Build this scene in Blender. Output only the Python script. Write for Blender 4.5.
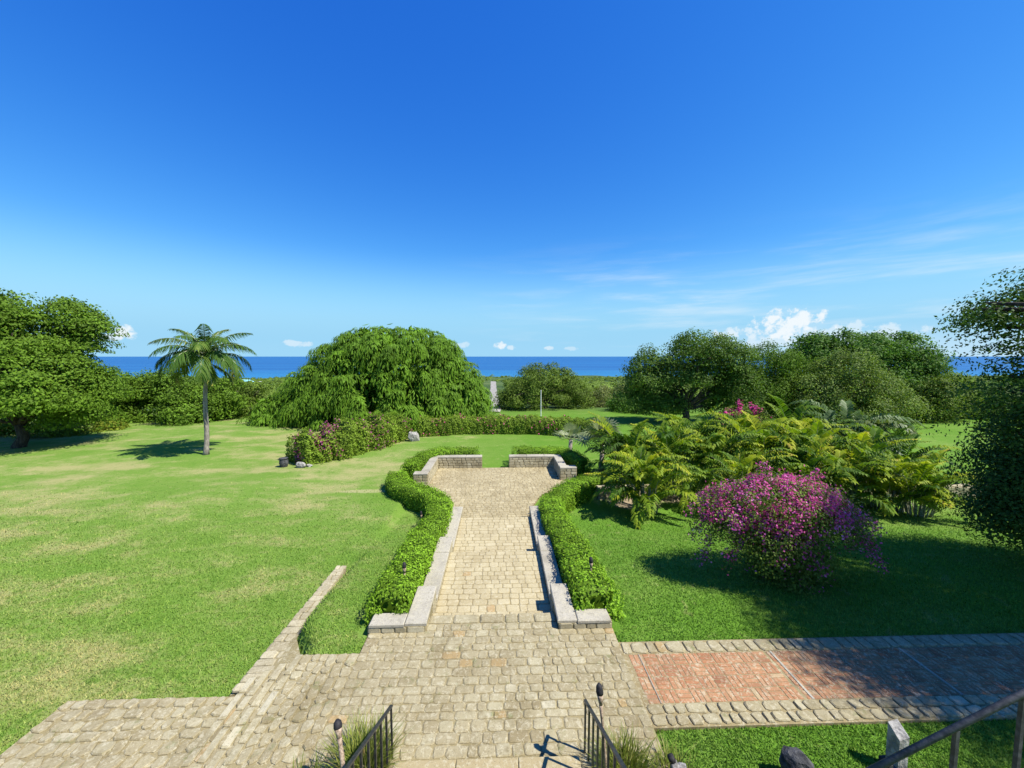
import bpy, math, random
import numpy as np
from mathutils import Vector

for o in list(bpy.data.objects):
    bpy.data.objects.remove(o, do_unlink=True)
SC = bpy.context.scene
COL = SC.collection
R = math.radians

# ------------------------------------------------------------------ camera, sky, sun, exposure
FPX, CAMH = 385.0, 6.0
PITCH = math.atan(28 / FPX)
YAW = math.atan(12 / FPX * math.cos(PITCH))
cam_d = bpy.data.cameras.new('camera')
cam = bpy.data.objects.new('camera', cam_d)
COL.objects.link(cam)
cam_d.sensor_width = 36.0
cam_d.lens = 36.0 * FPX / 1024
cam_d.clip_start = 0.05
cam_d.clip_end = 120000
cam.location = (0, 0, CAMH)
cam.rotation_euler = (R(90) - PITCH, 0, -YAW)
SC.camera = cam

SUN_EL, SUN_AZ = 54.4, 115.0        # azimuth clockwise from +Y
world = bpy.data.worlds.new('World')
SC.world = world
world.use_nodes = True
SKY_STRENGTH = 0.107
sun_d = bpy.data.lights.new('sun', 'SUN')
sun_d.energy = 5.0
sun_d.angle = R(0.5)
sun_d.color = (1.0, 0.95, 0.86)
sun = bpy.data.objects.new('sun', sun_d)
COL.objects.link(sun)
sv = Vector((math.sin(R(SUN_AZ)) * math.cos(R(SUN_EL)), math.cos(R(SUN_AZ)) * math.cos(R(SUN_EL)), math.sin(R(SUN_EL))))
sun.rotation_euler = sv.to_track_quat('Z', 'Y').to_euler()
sun.location = (30, -30, 60)
SC.view_settings.view_transform = 'Standard'
SC.view_settings.look = 'None'
SC.view_settings.exposure = 0.8
SC.view_settings.gamma = 1.0
SC.view_settings.use_curve_mapping = False


class NT:
    """tiny node helper"""
    def __init__(s, tree):
        s.t = tree; s.n = tree.nodes; s.l = tree.links
    def node(s, kind, **kw):
        nd = s.n.new(kind)
        for k, v in kw.items():
            setattr(nd, k, v)
        return nd
    def link(s, a, b):
        s.l.new(a, b)
    def put(s, sock, v):
        if hasattr(v, 'is_linked') or hasattr(v, 'links'):
            s.l.new(v, sock)
        else:
            sock.default_value = v
    def math(s, op, a, b=0.0, c=None, clamp=False):
        m = s.node('ShaderNodeMath', operation=op); m.use_clamp = clamp
        s.put(m.inputs[0], a); s.put(m.inputs[1], b)
        if c is not None: s.put(m.inputs[2], c)
        return m.outputs[0]
    def mix(s, f, a, b, blend='MIX'):
        m = s.node('ShaderNodeMix', data_type='RGBA', blend_type=blend)
        s.put(m.inputs[0], f)
        s.put(m.inputs[6], (*a, 1) if isinstance(a, tuple) and len(a) == 3 else a)
        s.put(m.inputs[7], (*b, 1) if isinstance(b, tuple) and len(b) == 3 else b)
        return m.outputs[2]
    def noise(s, vec, scale, detail=4, rough=0.55, dist=0.0):
        n = s.node('ShaderNodeTexNoise')
        n.inputs['Scale'].default_value = scale; n.inputs['Detail'].default_value = detail
        n.inputs['Roughness'].default_value = rough; n.inputs['Distortion'].default_value = dist
        if vec is not None: s.link(vec, n.inputs['Vector'])
        return n.outputs['Fac']
    def step(s, v, lo, hi, a=0.0, b=1.0):
        m = s.node('ShaderNodeMapRange', interpolation_type='SMOOTHSTEP')
        s.put(m.inputs['Value'], v)
        m.inputs['From Min'].default_value = lo; m.inputs['From Max'].default_value = hi
        m.inputs['To Min'].default_value = a; m.inputs['To Max'].default_value = b
        return m.outputs['Result']
    def ramp(s, v, stops):
        r = s.node('ShaderNodeValToRGB')
        e = r.color_ramp.elements
        while len(e) < len(stops): e.new(0.5)
        for i, (p, c) in enumerate(stops):
            e[i].position = p; e[i].color = (*c, 1)
        s.put(r.inputs[0], v)
        return r.outputs[0]


# sky with a few clouds low over the sea
w = NT(world.node_tree)
w.n.clear()
sky = w.node('ShaderNodeTexSky', sky_type='NISHITA')
sky.sun_disc = False
sky.sun_elevation = R(SUN_EL)
sky.sun_rotation = R(SUN_AZ)
sky.altitude = 100
sky.air_density = 1.0
sky.dust_density = 0.0
sky.ozone_density = 2.0
tc = w.node('ShaderNodeTexCoord')
sep = w.node('ShaderNodeSeparateXYZ'); w.link(tc.outputs['Generated'], sep.inputs[0])
az = w.math('ARCTAN2', sep.outputs[0], sep.outputs[1])
el = w.math('ARCSINE', sep.outputs[2])
cv = w.node('ShaderNodeCombineXYZ'); w.link(az, cv.inputs[0]); w.link(el, cv.inputs[1])
puff = w.noise(cv.outputs[0], 38, 7, 0.62)
cloud = None
for (caz, cel, raz, rel, amp) in [
        (0.655, 0.066, 0.085, 0.040, 1.0), (0.555, 0.048, 0.060, 0.022, .75), (0.74, 0.038, 0.16, 0.035, .6), (0.60, 0.030, 0.14, 0.022, .6),
        (-0.755, 0.042, 0.022, 0.018, .95), (-0.78, 0.034, 0.045, 0.010, .7), (-0.0, 0.026, 0.022, 0.013, .9), (0.03, 0.022, 0.02, 0.009, .6),
        (0.125, 0.021, 0.014, 0.008, .6), (-0.47, 0.028, 0.045, 0.010, .55), (-0.10, 0.029, 0.03, 0.010, .5), (0.19, 0.019, 0.03, 0.007, .4)]:
    dx = w.math('DIVIDE', w.math('SUBTRACT', az, caz), raz)
    dy = w.math('DIVIDE', w.math('SUBTRACT', el, cel), rel)
    d2 = w.math('ADD', w.math('MULTIPLY', dx, dx), w.math('MULTIPLY', dy, dy))
    v = w.math('SUBTRACT', w.math('MULTIPLY_ADD', puff, 4.2, 0.0), w.math('ADD', d2, 1.35))
    m = w.math('MULTIPLY', w.step(v, 0.0, 0.75), amp)
    cloud = m if cloud is None else w.math('MAXIMUM', cloud, m)
mp = w.node('ShaderNodeMapping'); mp.inputs['Scale'].default_value = (2.2, 20, 1); mp.inputs['Rotation'].default_value = (0, 0, R(2))
w.link(cv.outputs[0], mp.inputs['Vector'])
streak = w.step(w.noise(mp.outputs[0], 1.5, 6, 0.58, 0.3), 0.42, 0.80)
area = w.math('MULTIPLY', w.step(az, -0.2, 0.35), w.math('MULTIPLY', w.step(el, 0.0, 0.06), w.step(el, 0.30, 0.12)))
streak = w.math('MULTIPLY', w.math('MULTIPLY', streak, area), 0.5)
low = w.math('MULTIPLY', w.step(el, 0.075, 0.005), w.math('MULTIPLY_ADD', w.step(az, 0.3, 0.7), 0.30, 0.06))
cloud = w.math('MAXIMUM', cloud, w.math('MAXIMUM', streak, low))
sx = w.node('ShaderNodeSeparateColor'); w.link(sky.outputs[0], sx.inputs[0])
cx = w.node('ShaderNodeCombineColor')
for i_, (k_, g_) in enumerate(((0.135, 1.95), (0.525, 1.20), (2.06, 0.57))):     # clear tropical sky: deeper and bluer overhead
    w.link(w.math('MULTIPLY', w.math('POWER', sx.outputs[i_], g_), k_), cx.inputs[i_])
haze_f = w.step(el, 0.26, 0.03)
clear = w.mix(haze_f, cx.outputs[0], (1.75, 3.6, 5.0))
skyc = w.mix(cloud, clear, (4.7, 5.1, 5.35))
bg = w.node('ShaderNodeBackground'); bg.inputs['Strength'].default_value = SKY_STRENGTH
w.link(skyc, bg.inputs['Color'])
wo = w.node('ShaderNodeOutputWorld'); w.link(bg.outputs[0], wo.inputs['Surface'])


# ------------------------------------------------------------------ small helpers
cpi, spi, cya, sya = math.cos(PITCH), math.sin(PITCH), math.cos(YAW), math.sin(YAW)
FW = np.array([sya * cpi, cya * cpi, -spi]); RT = np.array([cya, -sya, 0.0]); UPV = np.cross(RT, FW)
def at(px, py, D):
    """world point at ground distance D (along +Y) seen at pixel px, py"""
    d = FW + RT * (px - 512) / FPX - UPV * (py - 384) / FPX
    return np.array([0, 0, CAMH]) + d * (D / d[1])

def smooth(t):
    t = np.clip(t, 0, 1); return t * t * (3 - 2 * t)

def mesh_np(name, V, faces, mat, parent=None, tint=None, smooth_shade=False, mats=None, mat_idx=None):
    """V (n,3); faces: (m,k) array or list of such arrays / lists"""
    V = np.asarray(V, dtype=np.float32)
    if isinstance(faces, np.ndarray): faces = [faces]
    loops, starts, totals, off = [], [], [], 0
    for f in faces:
        f = np.asarray(f, dtype=np.int32)
        if f.size == 0: continue
        k = f.shape[1]
        loops.append(f.ravel()); n = len(f)
        starts.append(off + np.arange(n) * k); totals.append(np.full(n, k)); off += n * k
    loops = np.concatenate(loops); starts = np.concatenate(starts); totals = np.concatenate(totals)
    me = bpy.data.meshes.new(name)
    me.vertices.add(len(V)); me.vertices.foreach_set('co', V.ravel())
    me.loops.add(len(loops)); me.loops.foreach_set('vertex_index', loops.astype(np.int32))
    me.polygons.add(len(starts))
    me.polygons.foreach_set('loop_start', starts.astype(np.int32))
    me.polygons.foreach_set('loop_total', totals.astype(np.int32))
    me.polygons.foreach_set('use_smooth', np.full(len(starts), smooth_shade, dtype=bool))
    me.update(calc_edges=True)
    me.validate()
    if tint is not None and len(tint) == len(me.polygons):
        a = me.attributes.new('tint', 'FLOAT', 'FACE')
        a.data.foreach_set('value', np.asarray(tint, dtype=np.float32))
    if mat is not None: me.materials.append(mat)
    ob = bpy.data.objects.new(name, me)
    COL.objects.link(ob)
    if parent is not None:
        ob.parent = parent
        ob.matrix_parent_inverse = parent.matrix_basis.inverted()
    return ob

def tag(o, label=None, cat=None, group=None, kind=None):
    if label: o['label'] = label
    if cat: o['category'] = cat
    if group: o['group'] = group
    if kind: o['kind'] = kind
    return o

def thing(name, loc, label, cat, group=None):
    o = bpy.data.objects.new(name, None)
    o.empty_display_size = 0.3
    COL.objects.link(o)
    o.location = Vector([float(c) for c in loc])
    return tag(o, label, cat, group)

class MB:
    """collects boxes, tubes, rings into one mesh"""
    def __init__(s): s.v = []; s.f = {}; s.n = 0
    def add(s, verts, faces):
        verts = np.asarray(verts, float)
        for f in faces: s.f.setdefault(len(f), []).append([i + s.n for i in f])
        s.v.append(verts); s.n += len(verts)
    def box(s, x0, x1, y0, y1, z0, z1, bev=0.0):
        if bev <= 0:
            v = [(x0,y0,z0),(x1,y0,z0),(x1,y1,z0),(x0,y1,z0),(x0,y0,z1),(x1,y0,z1),(x1,y1,z1),(x0,y1,z1)]
            s.add(v, [(3,2,1,0),(4,5,6,7),(0,1,5,4),(1,2,6,5),(2,3,7,6),(3,0,4,7)])
        else:
            b = bev
            v = [(x0,y0,z0),(x1,y0,z0),(x1,y1,z0),(x0,y1,z0),(x0,y0,z1-b),(x1,y0,z1-b),(x1,y1,z1-b),(x0,y1,z1-b),
                 (x0+b,y0+b,z1),(x1-b,y0+b,z1),(x1-b,y1-b,z1),(x0+b,y1-b,z1)]
            s.add(v, [(3,2,1,0),(8,9,10,11),(0,1,5,4),(1,2,6,5),(2,3,7,6),(3,0,4,7),(4,5,9,8),(5,6,10,9),(6,7,11,10),(7,4,8,11)])
    def prism(s, poly, z0, z1):
        """poly: list of (x,y) ccw; z0/z1 numbers or lists"""
        n = len(poly)
        Z0 = z0 if hasattr(z0, '__len__') else [z0] * n
        Z1 = z1 if hasattr(z1, '__len__') else [z1] * n
        v = [(p[0], p[1], a) for p, a in zip(poly, Z0)] + [(p[0], p[1], a) for p, a in zip(poly, Z1)]
        f = [tuple(range(n))[::-1], tuple(range(n, 2 * n))] + [(i, (i + 1) % n, n + (i + 1) % n, n + i) for i in range(n)]
        s.add(v, f)
    def tube(s, pts, rad, k=8, cap=True):
        pts = [np.asarray(p, float) for p in pts]
        rad = rad if hasattr(rad, '__len__') else [rad] * len(pts)
        vs = []
        ref = np.array([0.0, 0.0, 1.0])
        for i, p in enumerate(pts):
            t = pts[min(i + 1, len(pts) - 1)] - pts[max(i - 1, 0)]
            t = t / (np.linalg.norm(t) + 1e-9)
            r = np.array([1.0, 0, 0]) if abs(t[2]) > 0.9 else ref
            a = np.cross(t, r); a /= np.linalg.norm(a); b = np.cross(t, a)
            for j in range(k):
                q = 2 * math.pi * j / k
                vs.append(p + rad[i] * (math.cos(q) * a + math.sin(q) * b))
        f = [(i * k + j, i * k + (j + 1) % k, (i + 1) * k + (j + 1) % k, (i + 1) * k + j) for i in range(len(pts) - 1) for j in range(k)]
        if cap:
            f.append(tuple(range(k))[::-1]); f.append(tuple((len(pts) - 1) * k + j for j in range(k)))
        s.add(vs, f)
    def build(s, name, mat, parent=None, smooth_shade=False):
        return mesh_np(name, np.concatenate(s.v), [np.array(v) for v in s.f.values()], mat, parent, None, smooth_shade)


# ------------------------------------------------------------------ materials
def new_mat(name):
    m = bpy.data.materials.new(name); m.use_nodes = True
    t = NT(m.node_tree); t.n.clear()
    out = t.node('ShaderNodeOutputMaterial')
    return m, t, out

def principled(t, out, col, rough=0.8, spec=0.3, bump=None, bstr=0.3, bdist=0.02, metal=0.0):
    p = t.node('ShaderNodeBsdfPrincipled')
    t.put(p.inputs['Base Color'], (*col, 1) if isinstance(col, tuple) and len(col) == 3 else col)
    t.put(p.inputs['Roughness'], rough)
    p.inputs['Specular IOR Level'].default_value = spec
    p.inputs['Metallic'].default_value = metal
    if bump is not None:
        b = t.node('ShaderNodeBump'); b.inputs['Strength'].default_value = bstr; b.inputs['Distance'].default_value = bdist
        t.put(b.inputs['Height'], bump); t.link(b.outputs[0], p.inputs['Normal'])
    t.link(p.outputs[0], out.inputs['Surface'])
    return p

def pos(t):
    return t.node('ShaderNodeNewGeometry').outputs['Position']

def leaf_mat(name, stops, transl=0.3, rough=0.5, spec=0.35, tcol=None):
    m, t, out = new_mat(name)
    a = t.node('ShaderNodeAttribute', attribute_name='tint')
    c = t.ramp(a.outputs['Fac'], stops)
    p = principled(t, out, c, rough, spec)
    tr = t.node('ShaderNodeBsdfTranslucent')
    c2 = t.mix(1.0, c, tcol or (1.5, 1.6, 0.6), 'MULTIPLY')
    t.link(c2, tr.inputs['Color'])
    mx = t.node('ShaderNodeMixShader'); mx.inputs[0].default_value = transl
    t.link(p.outputs[0], mx.inputs[1]); t.link(tr.outputs[0], mx.inputs[2])
    t.link(mx.outputs[0], out.inputs['Surface'])
    return m

def lawn_colour(t):
    P = pos(t)
    big = t.noise(P, 0.10, 3, 0.5)
    med = t.noise(P, 0.45, 4, 0.6, 0.4)
    mpn = t.node('ShaderNodeMapping'); mpn.inputs['Scale'].default_value = (0.35, 1.1, 1); mpn.inputs['Rotation'].default_value = (0, 0, R(8))
    t.link(P, mpn.inputs['Vector'])
    band = t.noise(mpn.outputs[0], 0.6, 5, 0.6)
    fine = t.noise(P, 9.0, 5, 0.7)
    sp = t.node('ShaderNodeSeparateXYZ'); t.link(P, sp.inputs[0])
    left = t.step(sp.outputs[0], 4.0, -7.0)
    far = t.step(sp.outputs[1], 12.0, 30.0)
    dry = t.math('ADD', t.math('MULTIPLY', big, 0.30), t.math('ADD', t.math('MULTIPLY', med, 0.32), t.math('MULTIPLY', band, 0.35)))
    dry = t.math('ADD', dry, t.math('MULTIPLY', left, 0.145))
    dry = t.math('ADD', dry, t.math('MULTIPLY', t.math('SUBTRACT', fine, 0.5), 0.22))
    d1 = t.step(dry, 0.43, 0.62)
    d2 = t.step(dry, 0.585, 0.72)
    c = t.mix(d1, LAWN_A, LAWN_B)
    c = t.mix(d2, c, LAWN_C)
    cl_ = t.noise(P, 1.9, 5, 0.7, 0.6)
    c = t.mix(t.math('MULTIPLY', t.step(cl_, 0.56, 0.68), 0.55), c, (0.080, 0.175, 0.018))
    c = t.mix(t.math('MULTIPLY', t.step(cl_, 0.42, 0.33), 0.35), c, LAWN_C)
    return c, fine, P

LAWN_A = (0.112, 0.222, 0.024)
LAWN_B = (0.160, 0.252, 0.044)
LAWN_C = (0.335, 0.312, 0.135)

def make_lawn():
    m, t, out = new_mat('lawn')
    c, fine, P = lawn_colour(t)
    vfine = t.noise(P, 38.0, 4, 0.75)
    c = t.mix(t.step(vfine, 0.35, 0.68), t.mix(1.0, c, (0.62, 0.70, 0.55), 'MULTIPLY'), c)
    # bare soil round the palm bed and the worn line left of the landing
    sp = t.node('ShaderNodeSeparateXYZ'); t.link(P, sp.inputs[0])
    def blob(x, y, rx, ry):
        a = t.math('DIVIDE', t.math('SUBTRACT', sp.outputs[0], x), rx); b = t.math('DIVIDE', t.math('SUBTRACT', sp.outputs[1], y), ry)
        d = t.math('ADD', t.math('MULTIPLY', a, a), t.math('MULTIPLY', b, b))
        return t.step(t.math('ADD', d, t.math('MULTIPLY', t.math('SUBTRACT', fine, 0.5), 1.4)), 1.2, 0.7)
    soil = blob(12.0, 19.2, 8.0, 1.2)
    soil = t.math('MAXIMUM', soil, blob(6.6, 18.3, 1.3, 1.0))
    soil = t.math('MAXIMUM', soil, blob(18.5, 19.6, 3.5, .9))
    worn = t.math('MULTIPLY', blob(-7.0, 19.8, 1.4, 0.30), 0.45)
    far = t.step(sp.outputs[1], 48.0, 62.0)
    c = t.mix(soil, c, (0.27, 0.215, 0.14))
    c = t.mix(worn, c, (0.40, 0.34, 0.19))
    scrub = t.ramp(t.noise(P, 0.02, 6, 0.65), [(0.3, (0.030, 0.060, 0.016)), (0.55, (0.065, 0.105, 0.028)), (0.75, (0.14, 0.16, 0.06))])
    c = t.mix(far, c, scrub)
    h = t.math('ADD', fine, t.math('MULTIPLY', vfine, 0.6))
    principled(t, out, c, 0.95, 0.1, h, 0.55, 0.03)
    return m

def stone_mat(name, stops, stain=(0.16, 0.13, 0.085), stain_amt=0.55, moss=0.0, scale=1.0, rough=0.9):
    m, t, out = new_mat(name)
    P = pos(t)
    a = t.node('ShaderNodeAttribute', attribute_name='tint')
    c = t.ramp(a.outputs['Fac'], stops)
    n1 = t.noise(P, 1.3 * scale, 5, 0.65, 0.3)
    n2 = t.noise(P, 14 * scale, 6, 0.7)
    n3 = t.noise(P, 55 * scale, 4, 0.7)
    c = t.mix(t.math('MULTIPLY', t.step(n1, 0.42, 0.72), stain_amt), c, stain)
    c = t.mix(t.math('MULTIPLY', t.step(n2, 0.52, 0.68), stain_amt * 0.9), c, stain)
    n5 = t.noise(P, 13 * scale, 6, 0.78, 0.8)
    c = t.mix(t.math('MULTIPLY', t.step(n5, 0.50, 0.62), 0.6), c, (0.47, 0.43, 0.30))
    c = t.mix(t.math('MULTIPLY', t.step(n3, 0.54, 0.66), 0.55), c, (0.10, 0.085, 0.055))
    n6 = t.noise(P, 0.55 * scale, 4, 0.6)
    c = t.mix(t.math('MULTIPLY', t.step(n6, 0.48, 0.66), stain_amt * .45), c, stain)
    if moss > 0:
        n4 = t.noise(P, 2.6, 6, 0.75)
        c = t.mix(t.math('MULTIPLY', t.step(n4, 0.57, 0.70), moss), c, (0.10, 0.13, 0.03))
    h = t.math('ADD', t.math('MULTIPLY', n2, 1.0), t.math('MULTIPLY', n3, 0.5))
    principled(t, out, c, rough, 0.2, h, 0.6, 0.012)
    return m

def simple_mat(name, c1, c2, scale=8, rough=0.7, spec=0.3, metal=0.0, bstr=0.3, bdist=0.01):
    m, t, out = new_mat(name)
    P = pos(t)
    n = t.noise(P, scale, 5, 0.65)
    c = t.mix(t.step(n, 0.35, 0.68), c1, c2)
    principled(t, out, c, rough, spec, n, bstr, bdist, metal)
    return m

def bark_mat(name, c1, c2):
    m, t, out = new_mat(name)
    tcn = t.node('ShaderNodeTexCoord')
    mpn = t.node('ShaderNodeMapping'); mpn.inputs['Scale'].default_value = (6, 6, 1.2)
    t.link(tcn.outputs['Object'], mpn.inputs['Vector'])
    n = t.noise(mpn.outputs[0], 2.0, 6, 0.7, 0.4)
    principled(t, out, t.mix(t.step(n, 0.35, 0.65), c1, c2), 0.9, 0.15, n, 0.8, 0.05)
    return m

M = {}
M['lawn'] = make_lawn()
M['stone'] = stone_mat('terrace_stone', [(0, (0.231, 0.190, 0.104)), (0.4, (0.299, 0.256, 0.150)), (0.75, (0.349, 0.310, 0.192)), (0.97, (0.445, 0.407, 0.286)), (1, (0.342, 0.241, 0.109))], (0.158, 0.124, 0.059), 0.55, 0.5)
M['path_stone'] = stone_mat('path_stone', [(0, (0.332, 0.275, 0.152)), (0.4, (0.396, 0.336, 0.194)), (0.9, (0.449, 0.392, 0.244)), (1, (0.360, 0.253, 0.119))], (0.252, 0.196, 0.100), 0.42, 0.1)
M['landing_stone'] = stone_mat('landing_stone', [(0, (0.257, 0.209, 0.113)), (0.5, (0.359, 0.299, 0.168)), (1, (0.451, 0.388, 0.228))], (0.174, 0.135, 0.064), 0.5, 0.1)
M['grey_stone'] = stone_mat('grey_stone', [(0, (0.269, 0.232, 0.143)), (0.5, (0.403, 0.356, 0.231)), (1, (0.560, 0.513, 0.353))], (0.168, 0.135, 0.071), 0.6, 0.15)
M['mortar'] = stone_mat('mortar', [(0, (0.260, 0.215, 0.110)), (1, (0.312, 0.260, 0.136))], (0.130, 0.104, 0.048), 0.6, 0.4)
M['pale_mortar'] = stone_mat('pale_mortar', [(0, (0.255, 0.206, 0.104)), (1, (0.280, 0.231, 0.126))], (0.152, 0.115, 0.054), 0.5, 0.15)
M['cap'] = stone_mat('wall_coping', [(0, (0.374, 0.346, 0.275)), (1, (0.440, 0.405, 0.326))], (0.176, 0.157, 0.117), 0.65, 0.0, 0.9)
M['brick'] = stone_mat('paving_brick', [(0, (0.224, 0.090, 0.043)), (0.45, (0.326, 0.149, 0.070)), (0.8, (0.388, 0.209, 0.106)), (1, (0.388, 0.319, 0.180))], (0.204, 0.143, 0.086), 0.5, 0.05)
M['iron'] = simple_mat('black_iron', (0.012, 0.012, 0.013), (0.035, 0.034, 0.034), 20, 0.45, 0.5)
M['worn_iron'] = simple_mat('worn_iron', (0.020, 0.021, 0.024), (0.060, 0.060, 0.063), 25, 0.6, 0.4)
M['bamboo'] = simple_mat('bamboo', (0.16, 0.11, 0.07), (0.42, 0.33, 0.24), 30, 0.7, 0.3)
M['char'] = simple_mat('charred_head', (0.012, 0.011, 0.012), (0.03, 0.028, 0.03), 30, 0.7, 0.3)
M['rock_dark'] = simple_mat('dark_rock', (0.025, 0.026, 0.028), (0.10, 0.10, 0.10), 7, 0.9, 0.2, 0, 0.9, 0.06)
M['rock_pale'] = simple_mat('pale_rock', (0.175, 0.164, 0.147), (0.393, 0.377, 0.344), 9, 0.9, 0.2, 0, 0.8, 0.05)
M['wood_grey'] = simple_mat('weathered_wood', (0.12, 0.115, 0.11), (0.34, 0.33, 0.31), 14, 0.9, 0.1, 0, 0.8, 0.03)
M['bark'] = bark_mat('bark', (0.075, 0.058, 0.042), (0.17, 0.14, 0.105))
M['bark_dark'] = bark_mat('bark_dark', (0.03, 0.024, 0.018), (0.085, 0.068, 0.05))
M['palm_bark'] = bark_mat('palm_bark', (0.14, 0.12, 0.10), (0.34, 0.30, 0.26))
M['cane'] = simple_mat('palm_cane', (0.12, 0.16, 0.06), (0.42, 0.40, 0.30), 12, 0.6, 0.3)
M['white_paint'] = simple_mat('white_paint', (0.66, 0.66, 0.64), (0.78, 0.78, 0.76), 6, 0.5, 0.4)
M['teal_roof'] = simple_mat('teal_roof', (0.16, 0.42, 0.46), (0.28, 0.55, 0.58), 0.4, 0.6, 0.3)
M['road'] = simple_mat('pale_track', (0.20, 0.19, 0.165), (0.36, 0.335, 0.29), 0.5, 0.9, 0.1)
M['glass_dark'] = simple_mat('dark_pane', (0.02, 0.03, 0.04), (0.04, 0.05, 0.06), 2, 0.2, 0.5)

def LM(name, base, var=0.5, transl=0.28, tcol=None, rough=0.6, spec=0.14):
    b = np.array(base) * np.array([1.42, 1.30, 0.80])
    return leaf_mat(name, [(0, tuple(b * (1 - var))), (0.5, tuple(b)), (1, tuple(np.minimum(b * (1 + var * 1.1) + np.array([0.012, 0.01, 0.0]) * var, 0.6)))], transl, rough, spec, tcol)
M['leaf_mid'] = LM('leaf_mid', (0.064, 0.127, 0.019))
M['leaf_left'] = LM('leaf_left', (0.072, 0.140, 0.019))
M['leaf_weep'] = LM('leaf_weep', (0.070, 0.149, 0.016), 0.45, 0.22)
M['leaf_dark'] = LM('leaf_dark', (0.051, 0.116, 0.024))
M['leaf_olive'] = LM('leaf_olive', (0.077, 0.128, 0.029))
M['leaf_pale'] = LM('leaf_pale', (0.089, 0.140, 0.047), 0.65)
M['leaf_oak'] = LM('leaf_oak', (0.057, 0.108, 0.027), 0.55)
M['leaf_farhedge'] = LM('leaf_farhedge', (0.105, 0.175, 0.026), 0.55)
M['leaf_grey'] = LM('leaf_grey', (0.110, 0.140, 0.070), 0.5)
M['leaf_yellowgreen'] = LM('leaf_yellowgreen', (0.105, 0.145, 0.022))
M['leaf_hedge'] = LM('leaf_hedge', (0.110, 0.215, 0.022), 0.62, 0.28)
M['leaf_boug'] = LM('leaf_boug', (0.078, 0.124, 0.034), 0.55)
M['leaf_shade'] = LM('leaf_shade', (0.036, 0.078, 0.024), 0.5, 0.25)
M['frond'] = leaf_mat('frond', [(0, (0.028, 0.070, 0.008)), (0.3, (0.085, 0.165, 0.012)), (0.65, (0.215, 0.285, 0.018)), (0.92, (0.36, 0.38, 0.025)), (1, (0.38, 0.30, 0.06))], 0.35, 0.6, 0.14)
M['frond_dark'] = leaf_mat('frond_dark', [(0, (0.035, 0.080, 0.022)), (0.6, (0.09, 0.15, 0.038)), (1, (0.18, 0.21, 0.07))], 0.3, 0.5, 0.25)
M['frond_pale'] = leaf_mat('frond_pale', [(0, (0.10, 0.14, 0.06)), (0.6, (0.24, 0.28, 0.13)), (1, (0.46, 0.47, 0.34))], 0.25, 0.5, 0.25)
M['frond_palm'] = leaf_mat('frond_palm', [(0, (0.022, 0.055, 0.012)), (0.6, (0.060, 0.125, 0.020)), (0.9, (0.16, 0.22, 0.04)), (1, (0.45, 0.36, 0.10))], 0.3, 0.6, 0.10)
M['blossom'] = leaf_mat('blossom', [(0, (0.314, 0.044, 0.123)), (0.45, (0.538, 0.088, 0.269)), (0.8, (0.672, 0.132, 0.426)), (1, (0.806, 0.330, 0.605))], 0.35, 0.6, 0.2, (1.3, 1.0, 1.3))
M['blossom_dull'] = leaf_mat('blossom_dull', [(0, (0.14, 0.035, 0.06)), (0.6, (0.27, 0.06, 0.12)), (1, (0.45, 0.10, 0.30))], 0.3, 0.6, 0.2, (1.3, 1.0, 1.2))
M['blossom_pink'] = leaf_mat('blossom_pink', [(0, (0.40, 0.03, 0.16)), (1, (0.75, 0.08, 0.34))], 0.3, 0.6, 0.2, (1.2, 1.0, 1.1))
M['tuft'] = leaf_mat('tuft', [(0, (0.08, 0.085, 0.02)), (0.5, (0.16, 0.205, 0.03)), (0.85, (0.26, 0.28, 0.06)), (1, (0.30, 0.23, 0.10))], 0.3, 0.5, 0.3)

def make_blade_mat():
    m, t, out = new_mat('grass_blades')
    c, fine, P = lawn_colour(t)
    a = t.node('ShaderNodeAttribute', attribute_name='tint')
    k = t.ramp(a.outputs['Fac'], [(0, (0.75, 0.85, 0.7)), (0.6, (1.15, 1.2, 1.0)), (1, (1.7, 1.5, 1.4))])
    c = t.mix(1.0, c, k, 'MULTIPLY')
    p = principled(t, out, c, 0.6, 0.2)
    tr = t.node('ShaderNodeBsdfTranslucent'); t.link(c, tr.inputs['Color'])
    mx = t.node('ShaderNodeMixShader'); mx.inputs[0].default_value = 0.3
    t.link(p.outputs[0], mx.inputs[1]); t.link(tr.outputs[0], mx.inputs[2]); t.link(mx.outputs[0], out.inputs['Surface'])
    return m
M['blades'] = make_blade_mat()

def make_sea():
    m, t, out = new_mat('sea')
    P = pos(t)
    sp = t.node('ShaderNodeSeparateXYZ'); t.link(P, sp.inputs[0])
    n = t.noise(P, 0.0012, 4, 0.6)
    y = t.math('ADD', sp.outputs[1], t.math('MULTIPLY', t.math('SUBTRACT', n, 0.5), 900.0))
    mpn = t.node('ShaderNodeMapping'); mpn.inputs['Scale'].default_value = (0.0002, 0.003, 1); t.link(P, mpn.inputs['Vector'])
    st = t.noise(mpn.outputs[0], 1.0, 4, 0.6)
    deep = t.mix(t.step(st, 0.42, 0.62), SEA_DEEP, SEA_DEEP2)
    c = t.mix(t.step(y, 1350, 2700), SEA_SHALLOW, deep)
    wv = t.noise(P, 0.05, 5, 0.7)
    principled(t, out, c, 0.55, 0.12, wv, 0.5, 2.0)
    return m
SEA_SHALLOW = (0.026, 0.155, 0.30)
SEA_DEEP = (0.018, 0.092, 0.235)
SEA_DEEP2 = (0.022, 0.115, 0.27)
M['sea'] = make_sea()

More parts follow.
